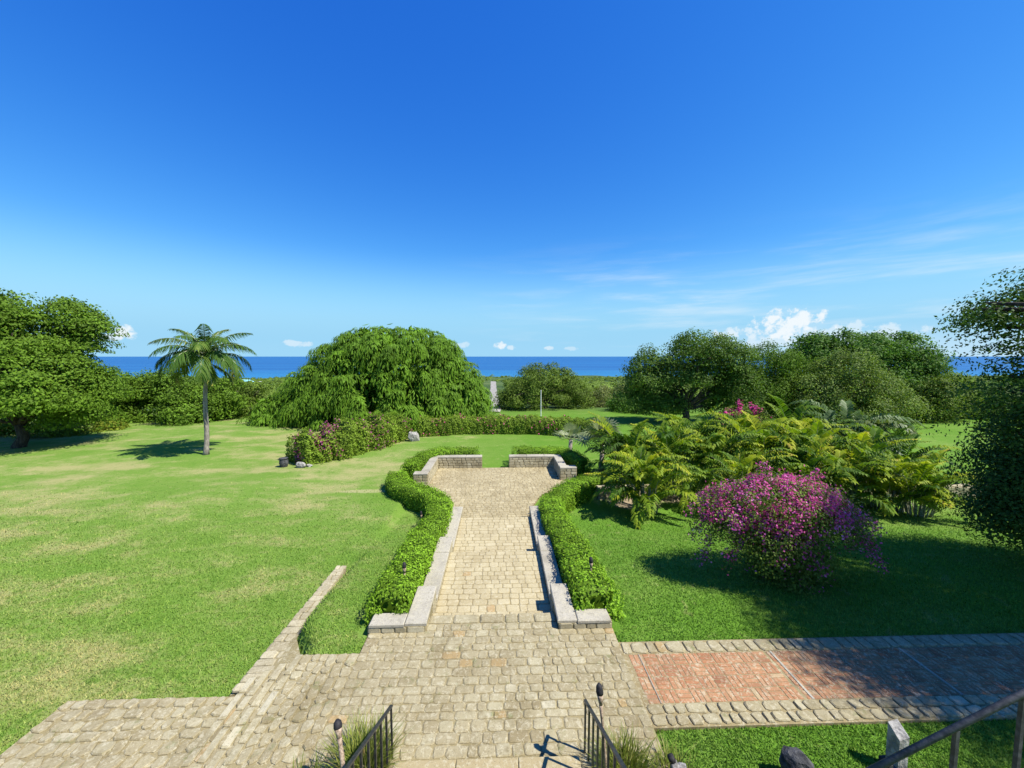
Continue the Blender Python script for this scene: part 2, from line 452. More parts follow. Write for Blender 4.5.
# ------------------------------------------------------------------ ground, sea, far woodland, track
PX = -0.22                       # centre line of the long path
PROF_Y = [-400, 38, 55, 100, 180, 300, 600, 1000, 1400, 1600, 2200]
PROF_Z = [0, 0, -0.55, -3.6, -9.5, -17, -33, -55, -72, -80, -95]
def path_z(y):
    y = np.asarray(y, float)
    return np.where(y < 8.55, 0.0, np.where(y < 12.05, -0.35, np.where(y < 15.55, -0.70, -1.05)))

def gz(x, y):
    x = np.asarray(x, float); y = np.asarray(y, float)
    zr = -0.06 - 1.10 * smooth((y - 8.3) / 9.0)
    zl = -0.56 - 0.64 * smooth((y - 6.5) / 20.0)
    ww = smooth((x + 4.74 - 0.5 * smooth((8.7 - y) / 1.0)) / 0.3)
    z = zl * (1 - ww) + zr * ww
    near = np.clip((np.hypot(x, y - 6) - 8) / 12, 0, 1)
    z = z + near * (0.06 * np.sin(x * 0.23 + 1.3) * np.cos(y * 0.19) + 0.03 * np.sin(x * 0.61 - y * 0.4))
    z = z + np.interp(y, PROF_Y, PROF_Z)
    farw = np.clip((y - 150) / 400, 0, 1)
    z = z + farw * 3.0 * (np.sin(x * 0.011 + y * 0.006) + 0.6 * np.sin(x * 0.023 - y * 0.017 + 2))
    return z

def under_paving(x, y):
    a = (x > -4.05) & (x < 2.45) & (y > 2.0) & (y < 7.4)
    a |= (x > -2.8) & (x < 2.45) & (y >= 7.4) & (y < 8.3)
    b = (x > -8.1) & (x <= -4.05) & (y > 5.4) & (y < 7.0)
    return a, b

def gz_mesh(x, y):
    z = gz(x, y)
    a, b = under_paving(x, y)
    z = np.where(a, -0.16, z)
    z = np.where(b, -0.62, z)
    p = (x > PX - 1.62) & (x < PX + 1.62) & (y > 8.2) & (y < 24.0)
    z = np.where(p, path_z(y + 0.2) - 0.14, z)
    return z

xs = np.concatenate([-np.geomspace(5000, 45, 34), np.arange(-42, -10, 0.8), np.arange(-10, 4, 0.17), np.arange(4, 14, 0.4), np.arange(14, 48, 0.9), np.geomspace(50, 5000, 34)])
ys = np.concatenate([-np.geomspace(400, 6, 12), np.arange(-4, 4, 1.0), np.arange(4, 26, 0.17), np.arange(26, 60, 0.8), np.geomspace(61, 2400, 60)])
XX, YY = np.meshgrid(xs, ys)
ZZ = gz_mesh(XX, YY)
nx, ny = len(xs), len(ys)
idx = np.arange(nx * ny).reshape(ny, nx)
F4 = np.stack([idx[:-1, :-1].ravel(), idx[:-1, 1:].ravel(), idx[1:, 1:].ravel(), idx[1:, :-1].ravel()], 1)
ground = mesh_np('ground', np.stack([XX.ravel(), YY.ravel(), ZZ.ravel()], 1), F4, M['lawn'], None, None, True)
tag(ground, kind='structure')

sea = mesh_np('sea', [(-90000, 1200, -80), (90000, 1200, -80), (90000, 60000, -80), (-90000, 60000, -80)], np.array([[0, 1, 2, 3]]), M['sea'])
tag(sea, kind='structure')

# pale track running straight down the hill towards the sea
ty = np.concatenate([np.arange(52, 120, 4), np.arange(120, 1000, 20)])
tv = []
for y in ty:
    wd = 0.8 + 0.0055 * (y - 46) + 0.12 * math.sin(y * 0.7)
    for sx in (-1, 1):
        xx = -0.62 - (y - 46) * 0.018 + sx * wd
        tv.append((xx, y, float(gz(xx, y)) + 0.12))
tf = np.array([[2 * i, 2 * i + 1, 2 * i + 3, 2 * i + 2] for i in range(len(ty) - 1)])
tag(mesh_np('track', tv, tf, M['road']), kind='structure')

# ------------------------------------------------------------------ foliage generators
def unit(a):
    return a / (np.linalg.norm(a, axis=1, keepdims=True) + 1e-9)

def leaf_quads(C, N, L, W, rng, dirs=None):
    n = len(C)
    N = unit(N)
    if dirs is None: dirs = rng.normal(size=(n, 3))
    d = unit(dirs - N * (dirs * N).sum(1, keepdims=True))
    s = np.cross(N, d)
    L = np.broadcast_to(np.asarray(L, float), (n,))[:, None]; W = np.broadcast_to(np.asarray(W, float), (n,))[:, None]
    V = np.stack([C - d * L * .5, C + s * W * .5 - N * L * .06, C + d * L * .5, C - s * W * .5 - N * L * .06], 1).reshape(-1, 3)
    F = np.arange(4 * n).reshape(n, 4)
    return V, F

def crown_points(lobes, clumps, per, clump_r, rng, flat=0.55, bottom=-0.55, inner=0.25):
    """lobes: (cx,cy,cz,rx,ry,rz)"""
    lobes = np.asarray(lobes, float)
    area = (lobes[:, 3] * lobes[:, 5]); pr = area / area.sum()
    li = rng.choice(len(lobes), clumps, p=pr)
    d = unit(rng.normal(size=(clumps * 3, 3)))
    d = d[d[:, 2] > bottom][:clumps]
    while len(d) < clumps:
        e = unit(rng.normal(size=(clumps, 3))); d = np.concatenate([d, e[e[:, 2] > bottom]])[:clumps]
    rad = np.where(rng.random(clumps) < inner, rng.uniform(.2, .7, clumps), rng.uniform(.76, 1.06, clumps))
    cc = lobes[li, :3] + d * rad[:, None] * lobes[li, 3:6]
    tc_ = rng.normal(0.5, 0.16, clumps)
    n = clumps * per
    ci = np.repeat(np.arange(clumps), per)
    sz = rng.uniform(.7, 1.35, clumps)
    g_ = rng.normal(size=(n, 3)); g_ *= np.minimum(1, 1.75 / np.linalg.norm(g_, axis=1, keepdims=True))
    off = g_ * np.array([1, 1, flat]) * clump_r * .55 * sz[ci][:, None]
    # clumps dome over: leaves away from the clump centre hang lower
    off[:, 2] -= (off[:, 0] ** 2 + off[:, 1] ** 2) / (clump_r * 2.0)
    C = cc[ci] + off
    out = d[ci]
    N = out * .40 + np.array([0, 0, .45]) + rng.normal(size=(n, 3)) * .45 + off / (clump_r * sz[ci][:, None] + 1e-6) * .9
    T = np.clip(tc_[ci] + rng.normal(0, .16, n), 0, 1)
    return C, N, T

def limb(mb, a, b, r0, r1, rng, n=5, wob=0.06, k=7):
    a = np.asarray(a, float); b = np.asarray(b, float); L = np.linalg.norm(b - a)
    pts = []
    for i in range(n + 1):
        t = i / n
        p = a + (b - a) * t
        if 0 < i < n: p = p + rng.normal(size=3) * wob * L * math.sin(math.pi * t)
        p[2] += 0.06 * L * math.sin(math.pi * t)
        pts.append(p)
    mb.tube(pts, [r0 + (r1 - r0) * (i / n) for i in range(n + 1)], k)

def tree(name, base, lobes, label, cat='tree', group=None, mat='leaf_mid', bark='bark', trunk_r=0.3, fork=0.35, clumps=260, per=45, leaf=0.30, clump_r=1.0,
         seed=1, flat=0.55, bottom=-0.55, inner=0.25, nl=None, aspect=0.55):
    rng = np.random.default_rng(seed)
    lobes = np.asarray(lobes, float)
    base = np.asarray(base, float)
    o = thing(name, base, label, cat, group)
    C, N, T = crown_points(lobes, clumps, per, clump_r, rng, flat, bottom, inner)
    V, F = leaf_quads(C, N, leaf * rng.uniform(.7, 1.35, len(C)), leaf * aspect * rng.uniform(.8, 1.25, len(C)), rng)
    mesh_np('crown', V, F, M[mat], o, T)
    mb = MB()
    cen = (lobes[:, :3] * (lobes[:, 3:4] ** 2)).sum(0) / (lobes[:, 3:4] ** 2).sum()
    fk = base + (cen - base) * np.array([.35, .35, 1]) * fork
    fk[2] = base[2] + (cen[2] - base[2]) * fork
    b0 = base - np.array([0, 0, .3])
    mb.tube([b0, base + np.array([0, 0, .15]), base * .55 + fk * .45 + np.append(rng.normal(size=2) * trunk_r * .4, 0), fk], [trunk_r * 1.45, trunk_r * 1.12, trunk_r * .92, trunk_r * .8], 10)
    for l in lobes:
        for _ in range(2 if len(lobes) > 2 else 4):
            tgt = l[:3] + unit(rng.normal(size=(1, 3)))[0] * l[3:6] * .6
            limb(mb, fk - np.array([0, 0, .1 * trunk_r]), tgt, trunk_r * .5, trunk_r * .1, rng)
    mb.build('trunk', M[bark], o, True)
    return o

def lobe(px, py, D, rpx, rpy=None, depth=1.0):
    """a lobe of a crown standing D metres out, from its picture centre and half size"""
    c = at(px, py, D)
    th = math.atan(abs(px - 500) / FPX)
    rx = rpx * D / FPX * math.cos(th) ** .9
    rz = (rpy or rpx) * D / FPX
    return (c[0], c[1], c[2], rx, rx * depth, rz)

def gp(px, D):
    p = at(px, 400, D)
    return np.array([p[0], p[1], float(gz(p[0], p[1]))])
# ------------------------------------------------------------------ paving and stonework
def pip(poly, x, y):
    ins = False; n = len(poly); j = n - 1
    for i in range(n):
        xi, yi = poly[i]; xj, yj = poly[j]
        if (yi > y) != (yj > y) and x < (xj - xi) * (y - yi) / (yj - yi) + xi: ins = not ins
        j = i
    return ins

class Stones:
    """many slightly irregular stones laid in courses on one plane"""
    def __init__(s, seed): s.rng = random.Random(seed); s.v = []; s.q = []; s.o = []; s.tq = []; s.to = []
    def stone(s, O, U, V, N, u0, u1, v0, v1, thick, jit, cham, tint):
        r = s.rng
        du, dv = u1 - u0, v1 - v0
        j = lambda k: (r.random() - .5) * 2 * jit * k
        c = cham * min(du, dv)
        k = min(du, dv)
        ring = [(u0 + c, v0), (u1 - c, v0), (u1, v0 + c), (u1, v1 - c), (u1 - c, v1), (u0 + c, v1), (u0, v1 - c), (u0, v0 + c)]
        ring = [(a + j(k) * .5, b + j(k) * .5) for a, b in ring]
        cu, cv = (u0 + u1) / 2, (v0 + v1) / 2
        tu, tvv = (r.random() - .5) * thick * .5, (r.random() - .5) * thick * .5
        th = thick * r.uniform(.75, 1.15)
        base = len(s.v)
        for a, b in ring: s.v.append(O + U * a + V * b + N * -.02)
        ins = .82
        for a, b in ring:
            a2, b2 = cu + (a - cu) * ins, cv + (b - cv) * ins
            s.v.append(O + U * a2 + V * b2 + N * (th + tu * (a2 - cu) / du * 2 + tvv * (b2 - cv) / dv * 2))
        for a, b in ring:
            a2, b2 = cu + (a - cu) * .96, cv + (b - cv) * .96
            s.v.append(O + U * a2 + V * b2 + N * (th * .55))
        for i in range(8):
            k2 = (i + 1) % 8
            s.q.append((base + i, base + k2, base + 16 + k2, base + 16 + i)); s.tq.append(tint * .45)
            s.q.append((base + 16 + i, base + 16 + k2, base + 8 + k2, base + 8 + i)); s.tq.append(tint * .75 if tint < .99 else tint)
        s.o.append(tuple(base + 8 + i for i in range(8))); s.to.append(tint)
    def field(s, O, U, V, ulen, vlen, sw, sh, thick=.03, gap=.018, jit=.10, cham=.16, inside=None, odd=.015, lo=0., hi=.9):
        r = s.rng
        O = np.array(O, float); U = np.array(U, float); V = np.array(V, float); N = np.cross(U, V)
        nv = max(1, round(vlen / sh)); hs_ = [r.uniform(.8, 1.2) for _ in range(nv)]; k = vlen / sum(hs_)
        v = 0
        for h in hs_:
            h *= k
            nu = max(1, round(ulen / (sw * r.uniform(.88, 1.12)))); ws = [r.uniform(.6, 1.45) for _ in range(nu)]; ku = ulen / sum(ws)
            u = 0
            for wd in ws:
                wd *= ku
                if inside is None or inside(*(O + U * (u + wd / 2) + V * (v + h / 2))):
                    t = 1.0 if r.random() < odd else min(hi, max(lo, r.gauss((lo + hi) / 2, .15)))
                    s.stone(O, U, V, N, u + gap / 2, u + wd - gap / 2, v + gap / 2, v + h - gap / 2, thick, jit, cham, t)
                u += wd
            v += h
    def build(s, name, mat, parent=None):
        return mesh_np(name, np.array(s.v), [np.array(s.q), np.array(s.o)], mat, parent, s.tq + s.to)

X_, Y_, Z_ = (1, 0, 0), (0, 1, 0), (0, 0, 1)
# wide terrace at the foot of the house stair, with the steps down to the lower left landing
mb = MB()
mb.prism([(-4.1, 5.0), (2.47, 5.0), (2.47, 8.5), (1.4, 8.5), (-1.85, 8.5), (-2.85, 8.28), (-2.85, 7.46), (-4.1, 7.46)], -.5, 0.0)
mb.box(-4.38, -4.101, 5.1, 7.4, -.9, -.13)
mb.box(-4.68, -4.381, 5.1, 7.4, -.9, -.26)
mb.box(-4.98, -4.681, 5.1, 7.4, -.9, -.39)
mb.box(-8.2, -4.981, 5.5, 7.1, -.9, -.52)
terr = mb.build('stone_terrace', M['mortar']); tag(terr, kind='structure')
st = Stones(3)
st.field((-2.85, 7.46, 0), X_, Y_, 5.32, .80, .25, .195, gap=.009, jit=.16, cham=.18, thick=.016, inside=lambda x, y, z: not (y > 8.0 and (x < -1.7 or x > 1.25)))
st.field((-1.63, 8.26, 0), X_, Y_, 2.9, .30, .46, .30, jit=.08, cham=.1, thick=.03)
st.field((-2.85, 5.35, 0), X_, Y_, 5.32, 2.11, .25, .195, gap=.009, jit=.16, cham=.18, thick=.016)
st.field((-3.95, 5.35, 0), Y_, (-1, 0, 0), 2.11, .15, .42, .15, thick=.03, jit=.12, cham=.12, gap=.012, lo=.55)
st.field((-2.85, 5.35, 0), Y_, (-1, 0, 0), 2.11, 1.10, .24, .20, gap=.012, jit=.22, cham=.26)
for i, zz in enumerate((-.13, -.26, -.39)):
    st.field((-4.105 - .3 * i, 5.35, zz), Y_, (-1, 0, 0), 2.05, .145, .24, .145, jit=.2, cham=.26, gap=.012, hi=.5)
    st.field((-4.25 - .3 * i, 5.35, zz), Y_, (-1, 0, 0), 2.05, .15, .42, .15, thick=.03, jit=.12, cham=.12, gap=.012, lo=.55)
    st.field((-4.1 - .3 * i + (.0 if i else 0), 7.4, zz), (0, -1, 0), Z_, 2.05, .13, .25, .13, thick=.012)
st.field((-8.2, 5.78, -.52), X_, Y_, 3.2, 1.32, .27, .21, jit=.24, cham=.28, gap=.014)
st.field((-8.2, 5.5, -.515), X_, Y_, 3.2, .26, .2, .26, thick=.05, jit=.2, cham=.3, gap=.03)
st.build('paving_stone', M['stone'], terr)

# long stepped path and the round landing
land = [(-1.64, 15.9), (-1.75, 16.8), (-2.4, 18.0), (-3.9, 19.8), (-4.75, 20.7), (-4.0, 20.9), (-3.92, 23.95), (3.45, 23.95), (3.3, 21.9), (4.3, 21.4), (3.0, 20.3), (2.0, 19.0), (1.35, 17.2), (1.2, 15.9)]
mb = MB()
mb.box(-1.64, 1.28, 8.5, 8.9, -1, -.175); mb.box(-1.64, 1.28, 8.902, 12.1, -1, -.35)
mb.box(-1.64, 1.28, 12.102, 12.45, -1.2, -.525); mb.box(-1.64, 1.28, 12.452, 15.6, -1.2, -.70)
mb.box(-1.64, 1.28, 15.602, 15.9, -1.5, -.875)
mb.prism(land[::-1], -1.4, -1.05)
pth = mb.build('stone_path', M['pale_mortar']); tag(pth, kind='structure')
st = Stones(5)
for y0, y1, z in ((8.53, 8.9, -.175), (8.9, 12.1, -.35), (12.1, 12.45, -.525), (12.45, 15.6, -.70), (15.6, 15.9, -.875)):
    st.field((-1.63, y0, z), X_, Y_, 2.90, y1 - y0, .26, .235, thick=.011, gap=.009, jit=.09, cham=.14, odd=.008)
st.build('paving_stone', M['path_stone'], pth)
st = Stones(6)
st.field((-4.8, 15.92, -1.05), X_, Y_, 9.2, 8.0, .25, .23, thick=.013, gap=.011, jit=.13, cham=.18, inside=lambda x, y, z: pip(land, x, y), odd=.02)
st.build('landing_stone', M['landing_stone'], pth)

# brick path to the right with its cobbled borders
mb = MB(); mb.box(2.473, 26, 5.74, 7.62, -.5, -.012)
bp = mb.build('brick_path', M['pale_mortar']); tag(bp, kind='structure')
st = Stones(8)
st.field((2.50, 7.28, -.012), X_, Y_, 23.4, .32, .24, .30, thick=.03, jit=.14, cham=.2, lo=.2)
st.field((2.50, 5.76, -.012), X_, Y_, 23.4, .40, .24, .20, thick=.03, jit=.14, cham=.2, lo=.2)
st.build('border_stone', M['stone'], bp)
st = Stones(9)
rr = random.Random(4)
bs = .2775
U, V, N = np.array(X_, float), np.array(Y_, float), np.array(Z_, float)
joints = (2.78, 5.49, 8.2, 10.9, 13.6, 16.3, 19.0)
x = 2.52; i = 0
while x < 25:
    if any(abs(x + bs / 2 - jx) < bs / 2 for jx in joints): x += .045
    for jn in range(4):
        y = 6.17 + jn * bs
        O = np.array([x, y, -.014])
        wet = rr.gauss(.5, .14)
        if (i + jn) % 2 == 0:
            for q in range(3): st.stone(O, U, V, N, .006, bs - .006, q * bs / 3 + .005, (q + 1) * bs / 3 - .005, .009, .03, .06, min(1, max(0, rr.gauss(wet, .13))))
        else:
            for q in range(3): st.stone(O, U, V, N, q * bs / 3 + .005, (q + 1) * bs / 3 - .005, .006, bs - .006, .009, .03, .06, min(1, max(0, rr.gauss(wet, .13))))
    x += bs; i += 1
st.build('brick_paving', M['brick'], bp)
mb = MB()
for jx in joints: mb.box(jx - (.008 if jx < 3 else .022), jx + (.008 if jx < 3 else .022), 6.17, 7.27, -.03, .004)
mb.build('mortar_joint', M['cap'], bp)

# stone edging running out from the landing into the lawn
mb = MB(); mb.prism([(-5.2, 7.1), (-4.12, 7.42), (-4.2, 7.8), (-4.66, 8.5), (-4.72, 11.5), (-5.06, 11.6)], -.9, [-.50, -.30, -.34, -.42, -.50, -.54])
edge = mb.build('stone_edging', M['mortar'])
tag(edge, 'narrow line of rough pale stones edging the step in the left lawn', 'edging')
st = Stones(12)
yy = 7.1
while yy < 11.5:
    t = (yy - 7.1) / 4.4
    h = rr.uniform(.16, .3)
    x0 = -5.18 + t * .10; wd = (.50 - .20 * t) + max(0, .56 - (yy - 7.1) * .42)
    zc = -.43 - .09 * t
    if rr.random() < .45:
        st.stone(np.array([x0, yy, zc]), U, V, N, 0, wd, 0.006, h - .006, .025, .12, .14, rr.uniform(.05, .6))
    else:
        m_ = wd * rr.uniform(.35, .65)
        st.stone(np.array([x0, yy, zc]), U, V, N, 0, m_ - .01, 0.006, h - .006, .025, .12, .14, rr.uniform(.05, .6))
        st.stone(np.array([x0, yy, zc]), U, V, N, m_ + .01, wd, 0.006, h - .006, .025, .12, .14, rr.uniform(.05, .6))
    yy += h
st.build('edging_stone', M['grey_stone'], edge)

# stepped parapets either side of the path
def coping(mb, x0, x1, y0, y1, z, along='y', over=.025, th=.075, step=1.05, seed=0):
    r = random.Random(seed)
    a0, a1 = (y0, y1) if along == 'y' else (x0, x1)
    n = max(1, round((a1 - a0) / step)); e = [a0 + (a1 - a0) * i / n + (r.uniform(-.08, .08) if 0 < i < n else 0) for i in range(n + 1)]
    for i in range(n):
        dz = r.uniform(-.008, .008); g = .004
        if along == 'y': mb.box(x0 - over, x1 + over, e[i] + g, e[i + 1] - g, z + .001, z + th + dz, .018)
        else: mb.box(e[i] + g, e[i + 1] - g, y0 - over, y1 + over, z + .001, z + th + dz, .018)

def parapet(side, label):
    xi = -1.64 if side < 0 else 1.28
    xa, xb = (xi - .42, xi) if side < 0 else (xi, xi + .38)
    sa, sb = (-2.88, xa - .002) if side < 0 else (xb + .002, 2.46)
    o = thing('parapet_wall', (xi, 8.2, 0), label, 'wall')
    mb = MB(); cp = MB()
    mb.box(xa, xb, 8.02, 9.40, -.9, .145); coping(cp, xa, xb, 8.02, 9.40, .145, seed=1)
    mb.box(xa, xb, 9.402, 12.75, -1.1, -.205); coping(cp, xa, xb, 9.43, 12.75, -.205, seed=2)
    mb.box(xa, xb, 12.752, 16.3, -1.5, -.575); coping(cp, xa, xb, 12.78, 16.3, -.575, seed=3)
    mb.box(sa, sb, 8.02, 8.36, -.6, .145); coping(cp, sa + .03, sb - .03, 8.02, 8.36, .145, 'x', seed=4, step=1.2)
    mb.build('wall', M['mortar'], o); cp.build('coping', M['cap'], o)
    st = Stones(20 + side)
    st.field((min(sa, xa), 8.018, 0.0), X_, Z_, max(sb, xb) - min(sa, xa), .145, .3, .14, thick=.015)
    if side < 0:
        fr = ((-1.638, 9.4, -.35), (0, -1, 0))
        for y0, y1, z0, z1 in ((8.9, 9.4, -.35, .145), (9.4, 12.1, -.35, -.205), (12.1, 12.75, -.70, -.205), (12.75, 15.6, -.7, -.575), (15.9, 16.3, -1.05, -.575)):
            st.field((-1.638, y0, z0), Y_, Z_, y1 - y0, z1 - z0, .3, .16, thick=.015)
    else:
        for y0, y1, z0, z1 in ((8.9, 9.4, -.35, .145), (9.4, 12.1, -.35, -.205), (12.1, 12.75, -.70, -.205), (12.75, 15.6, -.7, -.575), (15.9, 16.3, -1.05, -.575)):
            st.field((1.278, y1, z0), (0, -1, 0), Z_, y1 - y0, z1 - z0, .3, .16, thick=.015)
    st.build('wall_stone', M['grey_stone'], o)
parapet(-1, 'stepped stone parapet with pale coping along the left of the path')
parapet(1, 'stepped stone parapet with pale coping along the right of the path, throwing shade on it')

def backwall(xa, xb, wing, ret, label):
    """xa..xb back wall, wing towards the camera at wing=(x, y_end, x_end), ret = x of the end of the return"""
    o = thing('garden_wall', ((xa + xb) / 2, 23.9, -1.05), label, 'wall')
    mb = MB(); cp = MB(); st = Stones(int(40 + xa))
    zt = -.39
    mb.box(xa, xb, 23.9, 24.32, -1.5, zt); coping(cp, xa, xb, 23.9, 24.32, zt, 'x', seed=5)
    st.field((xa, 23.898, -1.05), X_, Z_, xb - xa, zt + 1.05, .32, .17, thick=.02, jit=.14)
    wx, wy, s_ = wing
    x0, x1 = (wx - .42, wx) if s_ < 0 else (wx, wx + .42)
    mb.box(x0, x1, wy, 23.898, -1.5, zt); coping(cp, x0, x1, wy + .48, 23.86, zt, 'y', seed=6)
    if s_ < 0: st.field((wx + .002, wy, -1.05), Y_, Z_, 23.86 - wy, zt + 1.05, .32, .17, thick=.02, jit=.14)
    else: st.field((wx - .002, 23.86, -1.05), (0, -1, 0), Z_, 23.86 - wy, zt + 1.05, .32, .17, thick=.02, jit=.14)
    r0, r1 = (ret, x0 - .002) if s_ < 0 else (x1 + .002, ret)
    mb.box(r0, r1, wy, wy + .42, -1.5, zt)
    coping(cp, min(r0, x0), max(r1, x1), wy, wy + .42, zt, 'x', seed=7)
    st.field((min(r0, x0), wy - .002, -1.05), X_, Z_, max(r1, x1) - min(r0, x0), zt + 1.05, .32, .17, thick=.02, jit=.14)
    mb.build('wall', M['mortar'], o); cp.build('coping', M['cap'], o); st.build('wall_stone', M['grey_stone'], o)
backwall(-4.30, -1.15, (-3.92, 20.5, -1), -4.70, 'low stone wall at the left back of the round landing, its end near the left hedge')
backwall(.55, 3.85, (3.40, 21.4, 1), 4.36, 'low stone wall at the right back of the round landing beside the palms')

# low rough retaining wall behind the palm bed
mb = MB()
pts = [(4.9, 18.7), (8, 18.9), (12, 19.0), (16, 18.9), (20, 18.6), (26, 18.2)]
o = thing('retaining_wall', (12, 19.2, -1.1), 'low rough stone wall in shade running behind the front palm clumps', 'wall')
st = Stones(60); cp = MB()
for (xa, ya), (xb, yb) in zip(pts[:-1], pts[1:]):
    d = np.array([xb - xa, yb - ya]); L = np.hypot(*d); u = d / L; n = np.array([-u[1], u[0]])
    q = [(xa, ya), (xb, yb), (xb + n[0] * .45, yb + n[1] * .45), (xa + n[0] * .45, ya + n[1] * .45)]
    mb.prism(q, -1.6, -.62)
    st.field((xa - n[0] * .003, ya - n[1] * .003, -1.2), (u[0], u[1], 0), Z_, L, .58, .36, .2, thick=.03, jit=.2, cham=.25)
    st.field((xa, ya, -.62), (u[0], u[1], 0), (n[0], n[1], 0), L, .45, .4, .22, thick=.03, jit=.2, cham=.25)
mb.build('wall', M['mortar'], o); st.build('wall_stone', M['grey_stone'], o)

# ------------------------------------------------------------------ clipped and flowering hedges
def hedge_geo(pts, rng, dens=420, leaf=.07, lump=.035, power=.24, mat='leaf_hedge', tmean=.5, skirt=0.0):
    """pts rows: x, y, ztop, halfwidth"""
    pts = np.asarray(pts, float)
    seg = np.hypot(*np.diff(pts[:, :2], axis=0).T); cum = np.concatenate([[0], np.cumsum(seg)]); L = cum[-1]
    # smooth resample
    ss = np.arange(0, L, .2); ss = np.append(ss, L)
    P = np.stack([np.interp(ss, cum, pts[:, i]) for i in range(4)], 1)
    for _ in range(4):
        Q = P.copy(); Q[1:-1] = (P[:-2] + P[1:-1] * 2 + P[2:]) / 4; P = Q
    tx = np.gradient(P[:, 0]); tyy = np.gradient(P[:, 1]); k = np.hypot(tx, tyy); nxn, nyn = -tyy / k, tx / k
    ph = np.linspace(0, math.pi, 20001)
    cl = np.sign(np.cos(ph)) * np.abs(np.cos(ph)) ** power; sl = np.sin(ph) ** power
    arc = np.concatenate([[0], np.cumsum(np.hypot(np.diff(cl * .6), np.diff(sl)))]); arc /= arc[-1]
    hmean = np.mean(P[:, 2] - gz(P[:, 0], P[:, 1])); wmean = P[:, 3].mean()
    n = int(L * (2 * hmean + 2 * wmean) * dens)
    s = rng.random(n) * (len(P) - 1); a = np.interp(rng.random(n), arc, ph)
    def surf(s, a, shrink):
        f = lambda c: np.interp(s, np.arange(len(P)), c)
        x, y, zt, hw = f(P[:, 0]), f(P[:, 1]), f(P[:, 2]), f(P[:, 3]); ax, ay = f(nxn), f(nyn)
        zb = gz(x, y) - .05
        c = np.sign(np.cos(a)) * np.abs(np.cos(a)) ** power; si = np.sin(a) ** power
        lm = 1 + lump / np.maximum(hw, .2) * (np.sin(s * .9 + 3 * a) + np.sin(s * 2.1 - 5 * a + 1) * .7 + np.sin(s * .37 + a) * .8) * .6
        lat = hw * c * shrink * lm; z = zb + (zt - zb) * (1 - (1 - si * lm) ) * (1 - (1 - shrink) * .6)
        nrm = np.stack([ax * c, ay * c, np.maximum(si, 0) * .9 - (np.abs(c) > .9) * .2], 1)
        return np.stack([x + ax * lat, y + ay * lat, z], 1), nrm
    C, N = surf(s, a, 1 - np.abs(rng.normal(0, .07, n)))
    # ends
    m = int(4 * wmean * hmean * dens * .6)
    for e, sg in ((0, -1), (len(P) - 1, 1)):
        aa = rng.random(m) * math.pi
        C2, _ = surf(np.full(m, float(e)), aa, np.sqrt(rng.random(m)))
        d = np.array([tx[e], tyy[e]]) / k[e] * sg
        zz = gz(C2[:, 0], C2[:, 1]); C2[:, 2] = zz + (C2[:, 2] - zz) * rng.random(m)
        C2[:, 0] += d[0] * rng.normal(.05, .05, m); C2[:, 1] += d[1] * rng.normal(.05, .05, m)
        C = np.concatenate([C, C2]); N = np.concatenate([N, np.tile([d[0], d[1], .4], (m, 1))])
    n = len(C)
    N = unit(N) + rng.normal(size=(n, 3)) * .55 + np.array([0, 0, .25])
    C = C + rng.normal(size=C.shape) * leaf * .25
    stray = rng.random(n) < .035
    C = C + unit(N) * np.where(stray, rng.exponential(leaf * .9, n), 0)[:, None]
    clump = np.sin(C[:, 0] * 7 + C[:, 2] * 5) * np.sin(C[:, 1] * 6.3 - C[:, 2] * 4)
    T = np.clip(rng.normal(tmean, .2, n) + clump * .16 + .12 * np.sin(C[:, 0] * 1.7 + C[:, 1] * 1.1), 0, 1)
    V, F = leaf_quads(C, N, leaf * rng.uniform(.7, 1.4, n), leaf * .62 * rng.uniform(.8, 1.2, n), rng)
    # dense core
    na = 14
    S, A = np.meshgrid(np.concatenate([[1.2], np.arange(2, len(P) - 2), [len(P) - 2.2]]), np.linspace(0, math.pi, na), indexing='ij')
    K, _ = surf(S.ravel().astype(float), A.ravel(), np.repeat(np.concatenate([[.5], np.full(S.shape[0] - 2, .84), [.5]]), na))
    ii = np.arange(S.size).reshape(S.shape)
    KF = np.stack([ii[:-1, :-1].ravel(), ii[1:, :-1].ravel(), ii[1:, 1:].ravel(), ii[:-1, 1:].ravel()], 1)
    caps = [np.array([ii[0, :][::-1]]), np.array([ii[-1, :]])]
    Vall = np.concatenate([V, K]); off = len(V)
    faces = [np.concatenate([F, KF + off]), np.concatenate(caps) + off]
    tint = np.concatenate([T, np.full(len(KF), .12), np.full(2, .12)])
    return Vall, faces, tint, C

def hedge(pts, label, seed, **kw):
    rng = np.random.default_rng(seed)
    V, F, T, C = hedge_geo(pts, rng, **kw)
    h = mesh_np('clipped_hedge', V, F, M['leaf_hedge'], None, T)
    return tag(h, label, 'hedge', 'clipped box hedges round the stone path')
hedge([(-2.56, 8.42, .52, .47), (-2.56, 9.6, .50, .49), (-2.55, 12, .27, .50), (-2.45, 14.5, 0, .50), (-2.55, 16.6, -.16, .52), (-3.5, 17.8, -.22, .6), (-4.9, 19.0, -.25, .66), (-5.55, 20.2, -.28, .6), (-5.6, 20.9, -.3, .5)],
      'long clipped green hedge left of the path, bulging out round the landing', 1, dens=470)
hedge([(2.28, 8.45, .52, .55), (2.25, 9.6, .50, .52), (2.2, 12, .27, .5), (2.08, 14.5, 0, .50), (2.2, 16.4, -.16, .52), (3.1, 18.0, -.2, .6), (4.4, 19.4, -.25, .66), (5.1, 20.1, -.28, .6)],
      'long clipped green hedge right of the path, curving away to the palms', 2, dens=470)
